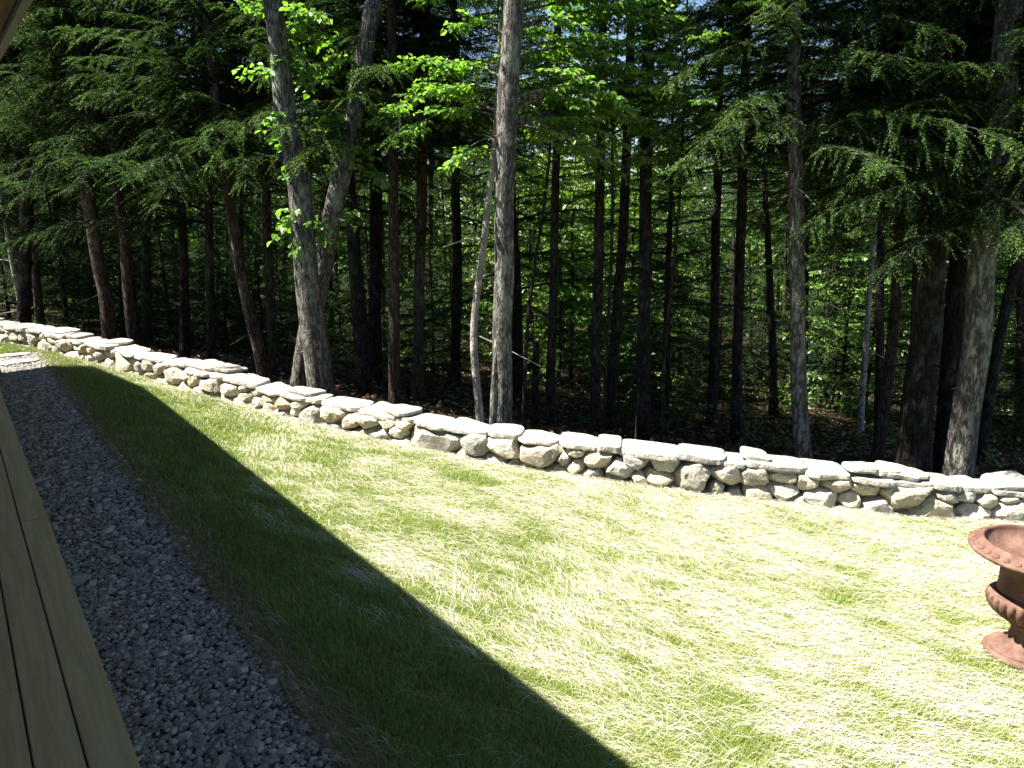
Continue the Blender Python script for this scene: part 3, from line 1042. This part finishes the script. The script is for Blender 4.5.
def make_tree(name, label, cat, px, D, w, bmat, crown=None, crown_px=None, height=11.0, group=None, sc=1.0, sides=12, twigs=6, rough=0.06, seed=0, top_cut=False, turn=None, crown_mat=None, wtop=None, dz=0.0):
    """px: list of pixel points from foot to top along the visible trunk, all at forward distance D; w: width in pixels at the foot"""
    r = random.Random(seed + int(px[0][0] * 7 + px[0][1]))
    pts = [at_dist(x, y, D) for x, y in px]
    p0, p1 = pts[0], pts[1]
    g = float(gz(p0[0], p0[1])) - 0.12
    dirn = (p1 - p0) / max(0.2, (p1 - p0)[2])
    foot = p0 + dirn * (g - p0[2])
    path = [foot] + pts
    depth = (pts[0] - EYE) @ FW
    rad = w / 2 / F * depth
    if not top_cut:
        last, prev = path[-1], path[-2]
        dr = (last - prev) / max(0.2, (last - prev)[2])
        dr[0] *= 0.6
        dr[1] *= 0.6
        zt = g + height
        if zt > last[2] + 0.5:
            path.append(last + dr * (zt - last[2]) * 0.5 + np.array([r.uniform(-.1, .1), r.uniform(-.1, .1), 0]))
            path.append(last + dr * (zt - last[2]) + np.array([r.uniform(-.2, .2), r.uniform(-.2, .2), 0]))
    path = np.array(path)
    z0 = path[:, 2]
    fz = np.arange(z0[0], z0[-1], 0.22 if D < 13 else 0.5)
    fz = np.append(fz, z0[-1])
    ss = np.interp(fz, z0, np.arange(len(path)))
    sm = np.stack([np.interp(ss, np.arange(len(path)), path[:, k]) for k in range(3)], -1)
    for _ in range(3):
        s2 = sm.copy()
        s2[1:-1, :2] = 0.25 * sm[:-2, :2] + 0.5 * sm[1:-1, :2] + 0.25 * sm[2:, :2]
        sm = s2
    hh = (fz - g)
    if top_cut:
        R = rad * np.interp(hh / hh[-1], [0, 0.15, 1], [1.25, 1.0, 0.8])
    else:
        R = rad * (np.interp(hh / height, [0, 0.03, 0.09, 0.5, 1.0], [1.35, 1.12, 1.0, 0.72, 0.08]))
        if wtop:
            R = rad * np.interp(hh, [0, 0.25, 0.8, 4.5, height], [1.25, 1.08, 1.0, wtop / w, 0.1])
    for k in range(len(sm)):
        q = Vector((seed + 3.1, foot[0], fz[k] * 0.9))
        sm[k][0] += rad * 0.35 * mnoise.noise(q)
        sm[k][1] += rad * 0.35 * mnoise.noise(q + Vector((5, 5, 0)))
    t = empty(name, Vector((foot[0], foot[1], g)), label, cat, group)
    org = np.array([foot[0], foot[1], g])
    mb = MB()
    tube(mb, sm - org, R, sides, 0, 0.5, rough if D < 16 else 0, seed)
    # dead side twigs
    for k in range(twigs):
        q = r.randint(int(len(sm) * 0.08), max(int(len(sm) * 0.08) + 1, int(len(sm) * 0.45)))
        a = r.uniform(0, 6.28)
        l = r.uniform(0.2, 0.9)
        d = np.array([math.cos(a), math.sin(a), r.uniform(-0.35, 0.3)])
        s0 = sm[q] - org
        P = np.array([s0, s0 + d * l * 0.5 + np.array([0, 0, -0.02]), s0 + d * l + np.array([r.uniform(-.08, .08), r.uniform(-.08, .08), -0.12 * l])])
        tube(mb, P, np.array([0.011, 0.007, 0.003]) * (0.8 + rad * 2), 4, 0, 0.5, caps=False)
    link('trunk', mb.mesh('trunk', [bmat], True), t)
    if crown is not None:
        zc = at_dist(crown_px[0], crown_px[1], D)[2] if crown_px else g + height * 0.3
        zc += dz
        c = np.array([np.interp(zc, fz, sm[:, k]) for k in range(2)])
        ztop = fz[-1]
        c2 = np.array([np.interp(ztop, fz, sm[:, k]) for k in range(2)])
        ax_ = Vector((c2[0] - c[0], c2[1] - c[1], max(0.5, ztop - zc))).normalized()
        q = Vector((0, 0, 1)).rotation_difference(ax_)
        o = link('crown', crown, t, Vector((c[0], c[1], zc)) - Vector(org))
        tn = angle_to_house(foot) if turn is None else turn
        o.rotation_mode = 'QUATERNION'
        o.rotation_quaternion = q @ Matrix.Rotation(tn + r.uniform(-0.4, 0.4), 3, 'Z').to_quaternion()
        hz = max(0.75, min(1.25, (ztop - zc + 0.3) / 8.5))
        o.scale = (sc, sc, sc * (hz if crown in HEM + HEMFAR else 1))
    return t


BG, BB, BD, BP = M['bark_grey'], M['bark_brown'], M['bark_dark'], M['bark_pale']
HT = 'hemlock_tree'
C1, C2 = 'edge trees behind the stone wall', 'inner forest trees'
# --- left end
make_tree('birch_tree', 'thin pale birch at the far left, leaning left behind the wall end', 'tree', [(25, 325), (12, 262), (0, 190), (-8, 130)], 14.6, 5, BP, LEAF[1], (0, 140), 9, C1, 0.8, seed=1)
make_tree(HT, 'slim dark trunk just right of the thin pale leaning birch', 'tree', [(31, 325), (23, 190), (15, 60)], 14.4, 9, BB, HEM[2], (20, 135), 10, C1, 0.95, seed=2)
make_tree(HT, 'slim brown trunk third from the left end of the wall', 'tree', [(41, 326), (29, 200), (20, 110)], 14.0, 8, BB, HEM[2], (27, 140), 10, C1, 0.9, seed=3)
make_tree(HT, 'short looking thin trunk between the left trio and the leaning brown tree', 'tree', [(67, 330), (58, 240), (50, 150)], 15.5, 6, BB, HEM[0], (55, 180), 10, C1, 0.85, seed=4)
make_tree(HT, 'stout brown trunk leaning left, first big hemlock from the left', 'tree', [(111, 341), (95, 240), (81, 152), (70, 60)], 12.2, 13, BB, HEM[1], (86, 145), 12, C1, 0.9, seed=5)
make_tree(HT, 'brown trunk with a lit left edge beside the first stout leaning hemlock', 'tree', [(135, 350), (127, 270), (118, 190), (108, 100)], 11.6, 10, BB, HEM[0], (121, 170), 11, C1, 0.85, seed=6)
make_tree(HT, 'thin dark trunk squeezed behind the two leaning brown hemlocks', 'tree', [(124, 345), (121, 240), (116, 150)], 15.0, 6, BD, HEMFAR[0], (120, 205), 11, C2, 0.85, seed=7)
make_tree(HT, 'brown trunk leaning left with a bent upper half, left of the forked pair', 'tree', [(266, 382), (255, 330), (238, 256), (222, 150), (214, 60)], 10.6, 11, BB, HEM[0], (228, 165), 11, C1, 0.95, seed=8)
make_tree(HT, 'straight reddish brown trunk close behind the bent leaning one', 'tree', [(276, 384), (270, 290), (266, 200), (262, 100)], 11.8, 9, BB, HEM[2], (265, 145), 11, C1, 0.95, seed=9)
make_tree(HT, 'hemlock with dense low boughs between leaning brown hemlocks and forked pair', 'tree', [(186, 366), (184, 270), (180, 160)], 12.2, 9, BD, HEM[1], (183, 180), 12, C1, 0.9, seed=10)

# --- crossing pair
def sprouts(tree, D, spots, seed, lsize=0.085):
    """leafy shoots straight from the bark"""
    r = np.random.default_rng(seed)
    org = np.array(tree.location)
    mb = MB()
    for (x, y, L, az) in spots:
        p = at_dist(x, y, D) - org
        for q in range(4):
            a = math.radians(az) + r.normal(0, 0.6)
            h = RT * math.cos(a) * 1.0 + FH * r.normal(0, 0.45) + np.array([0, 0, math.sin(a)])
            h = h / np.linalg.norm(h)
            side = unit(np.cross(h, np.array([0.1, 0.1, 1.0])))
            l = L * r.uniform(0.6, 1.1)
            cv = lambda t, h=h, l=l, p=p: p + h * (l * t)[..., None] - np.array([0, 0, 1.0]) * (0.25 * l * t * t)[..., None]
            leafy_branch(mb, r, cv, l, side, lsize, spread=0.45, dens=1.25, r0=0.005)
    link('leafy_shoot', mb.mesh('leafy_shoot', [M['maple'], M['bark_grey']]), tree)


tB = make_tree('maple_tree', 'grey maple leaning right, rear one of the crossing pair behind the wall', 'tree', [(298, 388), (308, 335), (322, 270), (331, 215), (348, 145), (366, 60), (377, 0)], 8.9, 19, BG, LEAF[0], (400, -200), 11, C1, 0.55, seed=11, twigs=2, wtop=16)
tA = make_tree('maple_tree', 'grey rough barked maple leaning left, front one of the crossing pair', 'tree', [(318, 390), (312, 330), (304, 250), (299, 190), (286, 100), (276, 30), (272, 0)], 8.5, 25, BG, LEAF[0], (270, -200), 11, C1, 0.55, seed=12, twigs=2, wtop=17)
sprouts(tA, 8.5, [(287, 85, 0.5, 170), (284, 70, 0.45, 30), (278, 40, 0.6, 20), (276, 20, 0.7, 40), (295, 112, 0.35, 190), (303, 215, 0.3, 185), (304, 228, 0.3, 10), (310, 235, 0.2, 200), (276, 15, 0.5, 160), (300, 150, 0.32, 200)], 61)
sprouts(tB, 8.9, [(330, 205, 0.35, 10), (326, 215, 0.3, 190), (345, 150, 0.5, 20), (350, 130, 0.55, 180), (355, 110, 0.55, 10), (370, 40, 0.8, 160)], 62)

# --- behind the pair up to the big grey maple
make_tree(HT, 'dark trunk slightly bent, first one right of the crossing maples', 'tree', [(367, 398), (360, 330), (355, 260), (349, 180), (343, 90)], 10.2, 14, BD, HEM[1], (350, 175), 12, C1, 0.9, seed=13)
make_tree(HT, 'straight trunk with lit bark at its foot, second right of the crossing maples', 'tree', [(395, 403), (394, 300), (393, 180), (392, 60)], 9.6, 11, BB, HEM[0], (393, 130), 12, C1, 0.95, seed=14)
make_tree(HT, 'straight dark brown trunk, third right of the crossing maples', 'tree', [(417, 408), (419, 300), (421, 200), (423, 80)], 10.6, 11, BB, HEM[2], (421, 130), 12, C1, 1.0, seed=15)
make_tree(HT, 'dim trunk half way between the third dark trunk and the crooked pale sapling', 'tree', [(455, 412), (457, 300), (456, 150)], 13.5, 10, BD, HEMFAR[1], (456, 160), 12, C2, 0.9, seed=16)
make_tree('sapling', 'crooked pale sapling with sunlit foot just left of the big grey maple', 'tree', [(480, 417), (478, 390), (472, 345), (476, 300), (484, 250), (488, 200), (497, 130)], 8.3, 8, BP, LEAF[1], (495, 120), 6.5, C1, 0.45, seed=17, twigs=5, sides=9)
tM = make_tree('maple_tree', 'big straight grey maple with lichen patches at the middle of the wall', 'tree', [(501, 420), (502, 330), (504, 230), (507, 110), (514, 0)], 7.5, 19, BG, None, None, 11, C1, 1.0, seed=18, twigs=1, sides=16, wtop=19)
mbs = MB()
orgM = np.array(tM.location)
tube(mbs, np.array([at_dist(x, y, 7.45) for x, y in ((493, 430), (494, 395), (496, 355), (499, 320))]) - orgM, np.array([0.045, 0.04, 0.034, 0.02]), 10, 0, 0.5, 0.06, 4)
link('fused_stem', mbs.mesh('fused_stem', [BG], True), tM)
# its crown: long flat leafy limbs to both sides
r = np.random.default_rng(77)
mb = MB()
limbs = []
for (x0, y0, x1, y1, dd) in [(512, 60, 640, 75, 0.3), (510, 75, 700, 105, 0.9), (508, 95, 660, 135, 0.6), (508, 100, 640, 120, 0.1), (507, 118, 650, 165, 0.8), (511, 50, 690, 75, 0.5), (506, 125, 620, 178, 1.0), (510, 75, 620, 100, -0.1), (513, 15, 690, 25, 0.9), (506, 118, 380, 120, 1.2), (509, 80, 400, 65, 0.7), (505, 135, 450, 165, 0.0), (508, 110, 735, 150, 1.3), (506, 120, 600, 158, 0.2), (512, 30, 720, 45, 0.8), (513, 10, 650, 20, 0.3), (512, 25, 590, 30, -0.1),
                              (505, 120, 400, 140, 0.7), (507, 90, 395, 108, 0.3), (509, 70, 430, 80, 0.6), (504, 150, 440, 172, 0.4), (511, 40, 450, 30, 0.5), (513, 0, 420, 0, 0.9), (514, -20, 620, -30, 0.2), (514, -20, 740, -20, 1.2), (514, -60, 640, -80, 0.6), (514, -50, 420, -60, 0.8), (507, 100, 560, 130, 1.2), (510, 50, 570, 90, 0.9), (506, 130, 690, 172, 1.7), (509, 85, 560, 60, 1.6)]:
    a = at_dist(x0, y0, 7.5) - orgM
    b = at_dist(x1, y1, 7.5 + dd) - orgM
    L = np.linalg.norm(b - a)
    h = (b - a) / L
    side = unit(np.cross(h, np.array([0, 0, 1.0])))
    s_ = r.uniform(0.06, 0.16)
    cv = lambda t, a=a, b=b, L=L, s_=s_: a + (b - a) * t[..., None] + np.array([0, 0, 1.0]) * (L * s_ * np.sin(np.clip(t, 0, 1) * math.pi))[..., None]
    leafy_branch(mb, r, cv, L, side, 0.070, spread=0.30, dens=1.6, r0=0.006 + 0.007 * L)
for k in range(12):
    a = np.array([0, 0, 8.6 + 0.2 * k]) + np.array([0.1, 0, 0])
    az = r.uniform(0, 6.28)
    h = np.array([math.cos(az), math.sin(az), 0.3])
    L = 1.9 * (1 - 0.4 * max(0, -(h @ FH))) * r.uniform(0.6, 1.1)
    side = unit(np.cross(h, np.array([0, 0, 1.0])))
    cv = lambda t, a=a, h=h, L=L: a + h * (L * t)[..., None] - np.array([0, 0, 1.0]) * (0.2 * L * t * t)[..., None]
    leafy_branch(mb, r, cv, L, side, 0.09, dens=0.8)
link('crown', mb.mesh('crown', [M['maple'], M['bark_grey']]), tM)

# --- right of the maple
make_tree('sapling', 'very thin leaning sapling just right of the big grey maple', 'tree', [(523, 425), (525, 370), (529, 305), (538, 240), (548, 180)], 8.5, 4, BD, LEAF[0], (536, 205), 6, C2, 0.62, seed=20, sides=8)
make_tree('tree_snag', 'short dark snag with a broken top between big maple and next dark trunk', 'tree', [(535, 428), (536, 390), (537, 342)], 9.6, 8, BD, None, None, 3, C2, seed=21, top_cut=True, twigs=2)
make_tree(HT, 'straight near black trunk, first tall one right of the big grey maple', 'tree', [(550, 432), (553, 300), (556, 150), (558, 40)], 9.8, 8.5, BD, HEM[2], (557, -40), 12, C1, 0.9, seed=22)
make_tree(HT, 'dark trunk with faint lit left edge, left one of the close slanting pair', 'tree', [(595, 437), (598, 300), (601, 160), (603, 40)], 9.3, 10, BD, HEM[0], (602, -40), 12, C1, 0.9, seed=23)
make_tree(HT, 'dark trunk slanting right, right one of the close slanting pair', 'tree', [(608, 438), (616, 330), (623, 230), (627, 130), (630, 30)], 9.7, 10, BD, HEM[1], (628, -60), 12, C1, 0.8, seed=24)
make_tree(HT, 'sturdy straight dark trunk midway between the slanting pair and the right side', 'tree', [(643, 440), (644, 300), (646, 150), (648, 20)], 8.7, 13, BD, HEM[0], (647, -80), 12, C1, 0.85, seed=25)
make_tree('sapling', 'thin wavy dark sapling right of the sturdy straight dark trunk', 'tree', [(662, 430), (664, 350), (674, 270), (681, 190), (683, 120)], 8.4, 4, BD, LEAF[0], (681, 200), 6.5, C2, 0.6, seed=26, sides=8)
make_tree('sapling', 'slim leafy sapling standing close behind the wall between the slanting pair', 'tree', [(603, 440), (606, 350), (611, 280), (613, 200), (612, 120)], 8.6, 4, BD, LEAF[0], (612, 190), 6.5, C2, 0.62, seed=36, sides=8)
make_tree(HT, 'dim straight trunk left of the hemlock with low layered boughs', 'tree', [(735, 445), (738, 330), (742, 200), (744, 80)], 10.2, 10, BD, HEM[1], (743, 160), 12, C1, 0.85, seed=27)
make_tree(HT, 'dim trunk in deep shade right of the thin wavy sapling', 'tree', [(712, 445), (715, 300), (718, 150)], 12.0, 9, BD, HEMFAR[0], (717, 190), 12, C2, 0.85, seed=28)
make_tree(HT, 'hemlock with speckled grey trunk and low layered boughs on the right side', 'tree', [(803, 456), (799, 330), (796, 200), (795, 80), (796, 0)], 7.7, 15, BG, HEM[1], (796, 165), 12, C1, 0.78, seed=29, twigs=10)
make_tree('maple_tree', 'pale thin pole deep in the wood between the two right hand hemlocks', 'tree', [(861, 430), (863, 380), (869, 300), (872, 250)], 12.0, 6, BP, LEAF[1], (873, 200), 8, C2, 0.7, seed=30)
make_tree(HT, 'slim brown trunk leaning slightly right, left of the three thick right trunks', 'tree', [(877, 460), (887, 390), (894, 320), (898, 250), (902, 150)], 8.5, 11, BB, HEM[2], (900, 190), 11, C1, 0.9, seed=31)
make_tree(HT, 'thickest dark brown trunk, left of the three big trunks at right', 'tree', [(915, 470), (922, 380), (930, 290), (936, 200), (942, 80)], 7.6, 29, BD, HEM[1], (934, 225), 13, C1, 0.8, seed=32, sides=16)
make_tree(HT, 'near black trunk squeezed between the thickest trunk and sunlit grey one', 'tree', [(946, 474), (952, 380), (959, 290), (966, 180)], 8.1, 22, BD, HEM[0], (964, 180), 12, C1, 0.9, seed=33)
make_tree(HT, 'thick sunlit grey barked trunk leaning right at the right end', 'tree', [(958, 478), (968, 400), (977, 330), (985, 262), (996, 160), (1004, 60)], 7.0, 25, BG, HEM[0], (988, 232), 12, C1, 0.8, seed=34, sides=16, twigs=4)
make_tree(HT, 'thin dark curved trunk behind the sunlit grey tree at right edge', 'tree', [(985, 420), (998, 350), (1012, 280), (1030, 200)], 10.0, 10, BD, HEMFAR[1], (1020, 200), 11, C2, 0.8, seed=35)

# --- deeper trees: nothing tells them apart
rf = random.Random(19)
count = 0
placed = []
SHAFT = [at_dist(x_, 300, d_) for x_, d_ in ((585, 21), (560, 24), (625, 20), (540, 19), (880, 17), (500, 20), (520, 16), (570, 17), (620, 16), (600, 28), (540, 27), (655, 22), (905, 20), (850, 16))]


def blocks_shaft(p):
    for q in SHAFT:
        for hgt in (1.5, 3, 5, 7, 9, 11):
            c = q + TO_SUN * (hgt / TO_SUN[2])
            if np.hypot(c[0] - p[0], c[1] - p[1]) < 3.3:
                return True
    return False


tries = 0
while count < 128 and tries < 4000:
    tries += 1
    D = rf.uniform(11.5, 38)
    x = rf.uniform(-170, 1110)
    p = at_dist(x, 300, D)
    if p[0] - wall_v(min(p[1], 17)) < 1.8:
        continue
    if any(np.hypot(p[0] - q[0], p[1] - q[1]) < 1.7 for q in placed):
        continue
    if 500 < x < 655 and D < 26 and rf.random() < 0.8:
        continue
    if blocks_shaft(p) and rf.random() < 0.93:
        continue
    placed.append(p)
    count += 1
    lean = rf.uniform(-12, 12)
    w = rf.uniform(0.11, 0.24) * F / D
    make_tree(HT, 'slender dark trunk standing deep in the shaded wood beyond the edge trees', 'tree', [(x, 390), (x + lean * 0.4, 250), (x + lean, 120)], D, w, rf.choice([BD, BD, BB]), rf.choice(HEMFAR), (x, rf.choice([150, 190, 230, 270, 310])), (rf.uniform(6.0, 8.5) if 515 < x < 790 else rf.uniform(10, 14)), 'slender trunks deep in the wood', rf.uniform(0.85, 1.1), sides=8, twigs=5, seed=100 + count, turn=rf.uniform(0, 6.28))

# --- low hemlock saplings in the shade
rf = random.Random(23)
SAP = [hemlock_crown(61 + k, H=h, R=R, nb=44, front=0.0, name='sapling_crown') for k, (h, R) in enumerate(((3.4, 1.25), (2.6, 1.1)))]
mbp = MB()
tube(mbp, [(0, 0, -0.3), (0.02, 0, 1.0), (0, 0.02, 2.2), (0, 0, 3.2)], [0.03, 0.024, 0.014, 0.004], 7)
sap_trunk = mbp.mesh('sapling_trunk', [BD], True)
cnt = 0
done = []
tries = 0
while cnt < 58 and tries < 5000:
    tries += 1
    D = rf.uniform(11.0, 24)
    x = rf.uniform(-60, 1090)
    p = at_dist(x, 300, D)
    if p[0] - wall_v(min(p[1], 17)) < 2.6 or (495 < x < 665 and D > 12.5) or (845 < x < 910 and D > 13):
        continue
    if x < 240 and D < 13.5:
        continue
    if any(np.hypot(p[0] - q[0], p[1] - q[1]) < 1.2 for q in done):
        continue
    done.append(p)
    s_ = rf.uniform(0.75, 1.25)
    t_ = empty('hemlock_sapling', (p[0], p[1], float(gz(p[0], p[1]))), 'low bushy young hemlock in the dark under the tall trees', 'young hemlock', 'young hemlocks under the tall trees')
    link('trunk', sap_trunk, t_).scale = (s_, s_, s_)
    o = link('crown', SAP[cnt % 2], t_, (0, 0, 0.1))
    o.scale = (s_, s_, s_)
    o.rotation_euler = (0, 0, rf.uniform(0, 6.28))
    cnt += 1

# --- sunlit young broadleaf trees behind
spots = [(530, 18, 1.3), (552, 22, 1.5), (572, 16.5, 1.2), (590, 24, 1.6), (612, 20, 1.4), (632, 17, 1.2), (655, 22, 1.4), (508, 20, 1.4), (850, 16, 1.0), (878, 15.5, 0.9), (905, 20, 1.2), (830, 22, 1.0), (1005, 16, 0.9), (985, 21, 1.0), (545, 28, 1.8), (600, 30, 1.9), (570, 26, 1.7), (640, 28, 1.7), (520, 26, 1.6), (620, 34, 2.0), (530, 33, 2.0), (560, 15.5, 1.0), (640, 15, 0.9), (598, 16.5, 1.1), (518, 15.5, 1.0), (870, 24, 1.4)]
for k, (x, D, s) in enumerate(spots):
    p = at_dist(x, 300, D)
    me = SHRUB[k % 2]
    if k == 0:
        trunk_mb = MB()
        tube(trunk_mb, [(0, 0, -0.2), (0.03, 0, 1.5), (0, 0.04, 3.0), (0.03, 0, 4.6)], [0.045, 0.035, 0.022, 0.006], 7)
        young_me = trunk_mb.mesh('young_trunk', [BD], True)
    t = empty('young_beech', (p[0], p[1], float(gz(p[0], p[1]))), 'young bright green broadleaf tree glimpsed between the dark trunks', 'tree', 'young broadleaf trees between the trunks')
    link('trunk', young_me, t).scale = (s, s, s)
    o = link('crown', me, t, (0, 0, 0.45 * s))
    o.scale = (s, s, s * 1.15)
    o.rotation_euler = (0, 0, k * 1.3)

# ------------------------------------------------------------------ far woods, undergrowth, litter
r = np.random.default_rng(91)
n = 105000
px = r.uniform(-260, 1290, n)
D = r.uniform(42, 70, n)
zt = 2.5 + 12 * vnoise(px * 0.02, D * 0.06, 0.9, 6) * np.where((px > 515) & (px < 790), 0.75, 1.0)
z = r.uniform(0, 1, n) ** 0.9
P = EYE[None] + FH[None] * D[:, None] + RT[None] * ((px - 512) / F * D)[:, None]
P[:, 2] = gz(P[:, 0], P[:, 1]) + z * (zt + 4)
clump = vnoise(px, z * zt * 30 + D * 40, 30, 8)
keep = clump > np.where(z * zt < 6.0, 0.1, 0.40)
P = P[keep]
m = len(P)
mb = MB()
d = unit(r.normal(0, 1, (m, 3)))
nn = unit(r.normal(0, 0.7, (m, 3)) + np.array([0, 0, 0.8]))
leaves(mb, P, d, nn, r.uniform(0.3, 0.6, m), r.uniform(0.2, 0.4, m), np.clip(clump[keep] - 0.1 + r.normal(0, 0.15, m), 0, 1))
o = link('distant_woods', mb.mesh('distant_woods', [M['far']]))
tag(o, 'mass of green woodland far behind the trunks', None, None, 'stuff')

mb = MB()
n = 26000
px = r.uniform(-60, 1090, n)
D = r.uniform(6, 26, n) ** 1.0
P = EYE[None] + FH[None] * D[:, None] + RT[None] * ((px - 512) / F * D)[:, None]
ok = (P[:, 0] - wall_v(P[:, 1])) > 0.7
P = P[ok]
P[:, 2] = floor_z(P[:, 0], P[:, 1]) + r.uniform(0.005, 0.05, len(P))
m = len(P)
d = unit(r.normal(0, 1, (m, 3)) * np.array([1, 1, 0.2]))
nn = unit(r.normal(0, 0.45, (m, 3)) + np.array([0, 0, 1]))
leaves(mb, P, d, nn, r.uniform(0.05, 0.11, m), r.uniform(0.03, 0.07, m), np.clip(r.normal(0.5, 0.25, m), 0, 1))
tag(link('leaf_litter', mb.mesh('leaf_litter', [M['litter']])), 'brown fallen leaves on the shaded forest floor', None, None, 'stuff')

mb = MB()
nc = 190
px = r.uniform(-40, 1070, nc)
D = r.uniform(8.5, 26, nc)
C_ = EYE[None] + FH[None] * D[:, None] + RT[None] * ((px - 512) / F * D)[:, None]
ok = (C_[:, 0] - wall_v(C_[:, 1])) > 2.6
C_ = C_[ok]
C_[:, 2] = floor_z(C_[:, 0], C_[:, 1])
for c in C_:
    m = 34
    s = r.uniform(0.15, 0.45)
    P = c + r.normal(0, 1, (m, 3)) * np.array([s, s, 0.0]) + np.array([0, 0, 1]) * (r.uniform(0.02, 0.9, m) * s * 1.5)[:, None]
    d = unit(r.normal(0, 1, (m, 3)) * np.array([1, 1, 0.4]))
    nn = unit(r.normal(0, 0.5, (m, 3)) + np.array([0, 0, 1]))
    leaves(mb, P, d, nn, r.uniform(0.05, 0.11, m), r.uniform(0.03, 0.07, m), np.clip(r.normal(0.45, 0.2, m), 0, 1))
tag(link('undergrowth', mb.mesh('undergrowth', [M['far']])), 'low scattered green undergrowth on the forest floor', None, None, 'stuff')

# ------------------------------------------------------------------ grass
def lawn_points(n, r, near=1.0):
    out = []
    while sum(len(a) for a in out) < n:
        u = r.uniform(0.3, 14.5, 60000)
        v = r.uniform(-1.0, 8.6, 60000)
        ok = (v > np.where(u < 12.35, 0.87, -2)) & (v < wall_v(u) + 0.03)
        P = np.stack([v, u, slope(v) + lawn_lift(v) - 0.004], -1)
        dist = np.linalg.norm(P - EYE, axis=1)
        ok &= r.random(60000) < np.clip((3.0 / dist) ** near, 0, 1)
        ok &= in_frame(P, 60)
        out.append(P[ok])
    return np.concatenate(out)[:n]


def dryness_and_shade(P):
    """more straw towards the open right side and near the camera, darker green in the roof shadow"""
    x, y, z = project(P)
    base = vnoise(P[:, 0], P[:, 1] * 0.7, 0.6, 3) * 0.4 + vnoise(P[:, 0] + 0.4 * P[:, 1], P[:, 1] * 0.5, 0.12, 5) * 0.6
    g = np.clip((P[:, 0] - 1.2) / 4.0, 0, 1) * 0.3 - np.clip((P[:, 1] - 3.5) / 6, 0, 1) * 0.35 + 0.03
    return np.clip(base + g - 0.05 - 0.3 * np.clip((1.9 - P[:, 0]) / 0.3, 0, 1), 0, 1)  # last term paints the roof-shadow band greener and darker


r = np.random.default_rng(5)
P = lawn_points(520000, r, 1.0)
dry = dryness_and_shade(P)  # dry holds straw dryness less the painted roof-shadow band
m = len(P)
dist = np.linalg.norm(P - EYE, axis=1)
hgt = r.uniform(0.018, 0.055, m) * (0.75 + 0.5 * (1 - dry))
wid = (0.0014 + 0.0005 * dist) * r.uniform(0.6, 1.2, m) * 0.8
az = r.uniform(0, 6.28, m)
ln = r.uniform(0.1, 0.9, m)
d = unit(np.stack([np.cos(az) * ln, np.sin(az) * ln - 0.25, np.ones(m) * 0.75], -1))
s = np.stack([-np.sin(az), np.cos(az), 0 * az], -1)
mid = P + d * (hgt * 0.6)[:, None]
tip = P + d * hgt[:, None] * 1.1 + np.stack([np.cos(az), np.sin(az), -0.3 + 0 * az], -1) * (hgt * ln * 0.6)[:, None]
V = np.stack([P - s * wid[:, None] / 2, P + s * wid[:, None] / 2, mid + s * wid[:, None] * 0.4, mid - s * wid[:, None] * 0.4, tip], 1)
mb = MB()
o5 = (np.arange(m) * 5)[:, None]
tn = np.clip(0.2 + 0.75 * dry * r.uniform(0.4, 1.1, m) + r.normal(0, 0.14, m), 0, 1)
mb.add(V.reshape(-1, 3), o5 + np.array([[0, 1, 2, 3]]), 0, tn)
mb.f3.append(o5 + np.array([[3, 2, 4]]))
mb.m3.append(np.zeros(m, int))
mb.t3.append(tn)
tag(link('grass', mb.mesh('grass', [M['grass']])), 'short green grass of the lawn', None, None, 'stuff')

P = lawn_points(420000, r, 1.0)
dry = dryness_and_shade(P)  # dry holds straw dryness less the painted roof-shadow band
edge = np.clip(1 - (P[:, 0] - 0.87) / 0.25, 0, 1) * (P[:, 1] < 12)
foot_ = np.clip(1 - (wall_v(P[:, 1]) - P[:, 0]) / 0.45, 0, 1)
keep = r.random(len(P)) < np.clip(0.10 + (dry - 0.52) * 0.42, np.where(P[:, 0] < 1.75, 0.001, 0.02), 0.34) + edge * 0.45 + foot_ * 0.25  # straw thinned inside the roof shadow to deepen the shade there
P = P[keep]
m = len(P)
dist = np.linalg.norm(P - EYE, axis=1)
L = r.uniform(0.05, 0.20, m)
wid = (0.0006 + 0.00028 * dist) * r.uniform(0.6, 1.2, m)
flow = -math.pi / 2 + 0.25 + 0.55 * (vnoise(P[:, 0], P[:, 1], 0.9, 7) - 0.5) * 2.2 + r.normal(0, 0.5, m)
d0 = np.stack([np.cos(flow), np.sin(flow), 0 * flow], -1)
s = np.stack([-np.sin(flow), np.cos(flow), 0 * flow], -1)
lift = r.uniform(0.012, 0.036, m)
bow = r.normal(0, 0.045, m)
ring = []
for f in (0, 0.33, 0.67, 1.0):
    c = P + d0 * (L * (f - 0.5))[:, None] + s * (bow * L * (f - 0.5) ** 2 * 4)[:, None]
    c[:, 2] = slope(c[:, 0]) + lawn_lift(c[:, 0]) + lift * (0.35 + math.sin(f * math.pi) * 0.9)
    wv = wid * (0.5 if f in (0, 1.0) else 1)
    ring += [c - s * wv[:, None] / 2, c + s * wv[:, None] / 2]
V = np.stack(ring, 1)
o8 = (np.arange(m) * 8)[:, None]
Fq = np.concatenate([o8 + np.array([[0, 1, 3, 2]]), o8 + np.array([[2, 3, 5, 4]]), o8 + np.array([[4, 5, 7, 6]])])
tn = np.clip(r.normal(0.55, 0.24, m) - 0.6 * np.clip((1.35 - P[:, 0]) / 0.3, 0, 1), 0, 1)  # gravel-edge straw browned, with the shade there also put into its tint
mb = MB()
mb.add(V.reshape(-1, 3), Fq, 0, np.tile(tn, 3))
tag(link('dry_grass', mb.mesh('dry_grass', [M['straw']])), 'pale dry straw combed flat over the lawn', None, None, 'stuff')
print('straw', m)
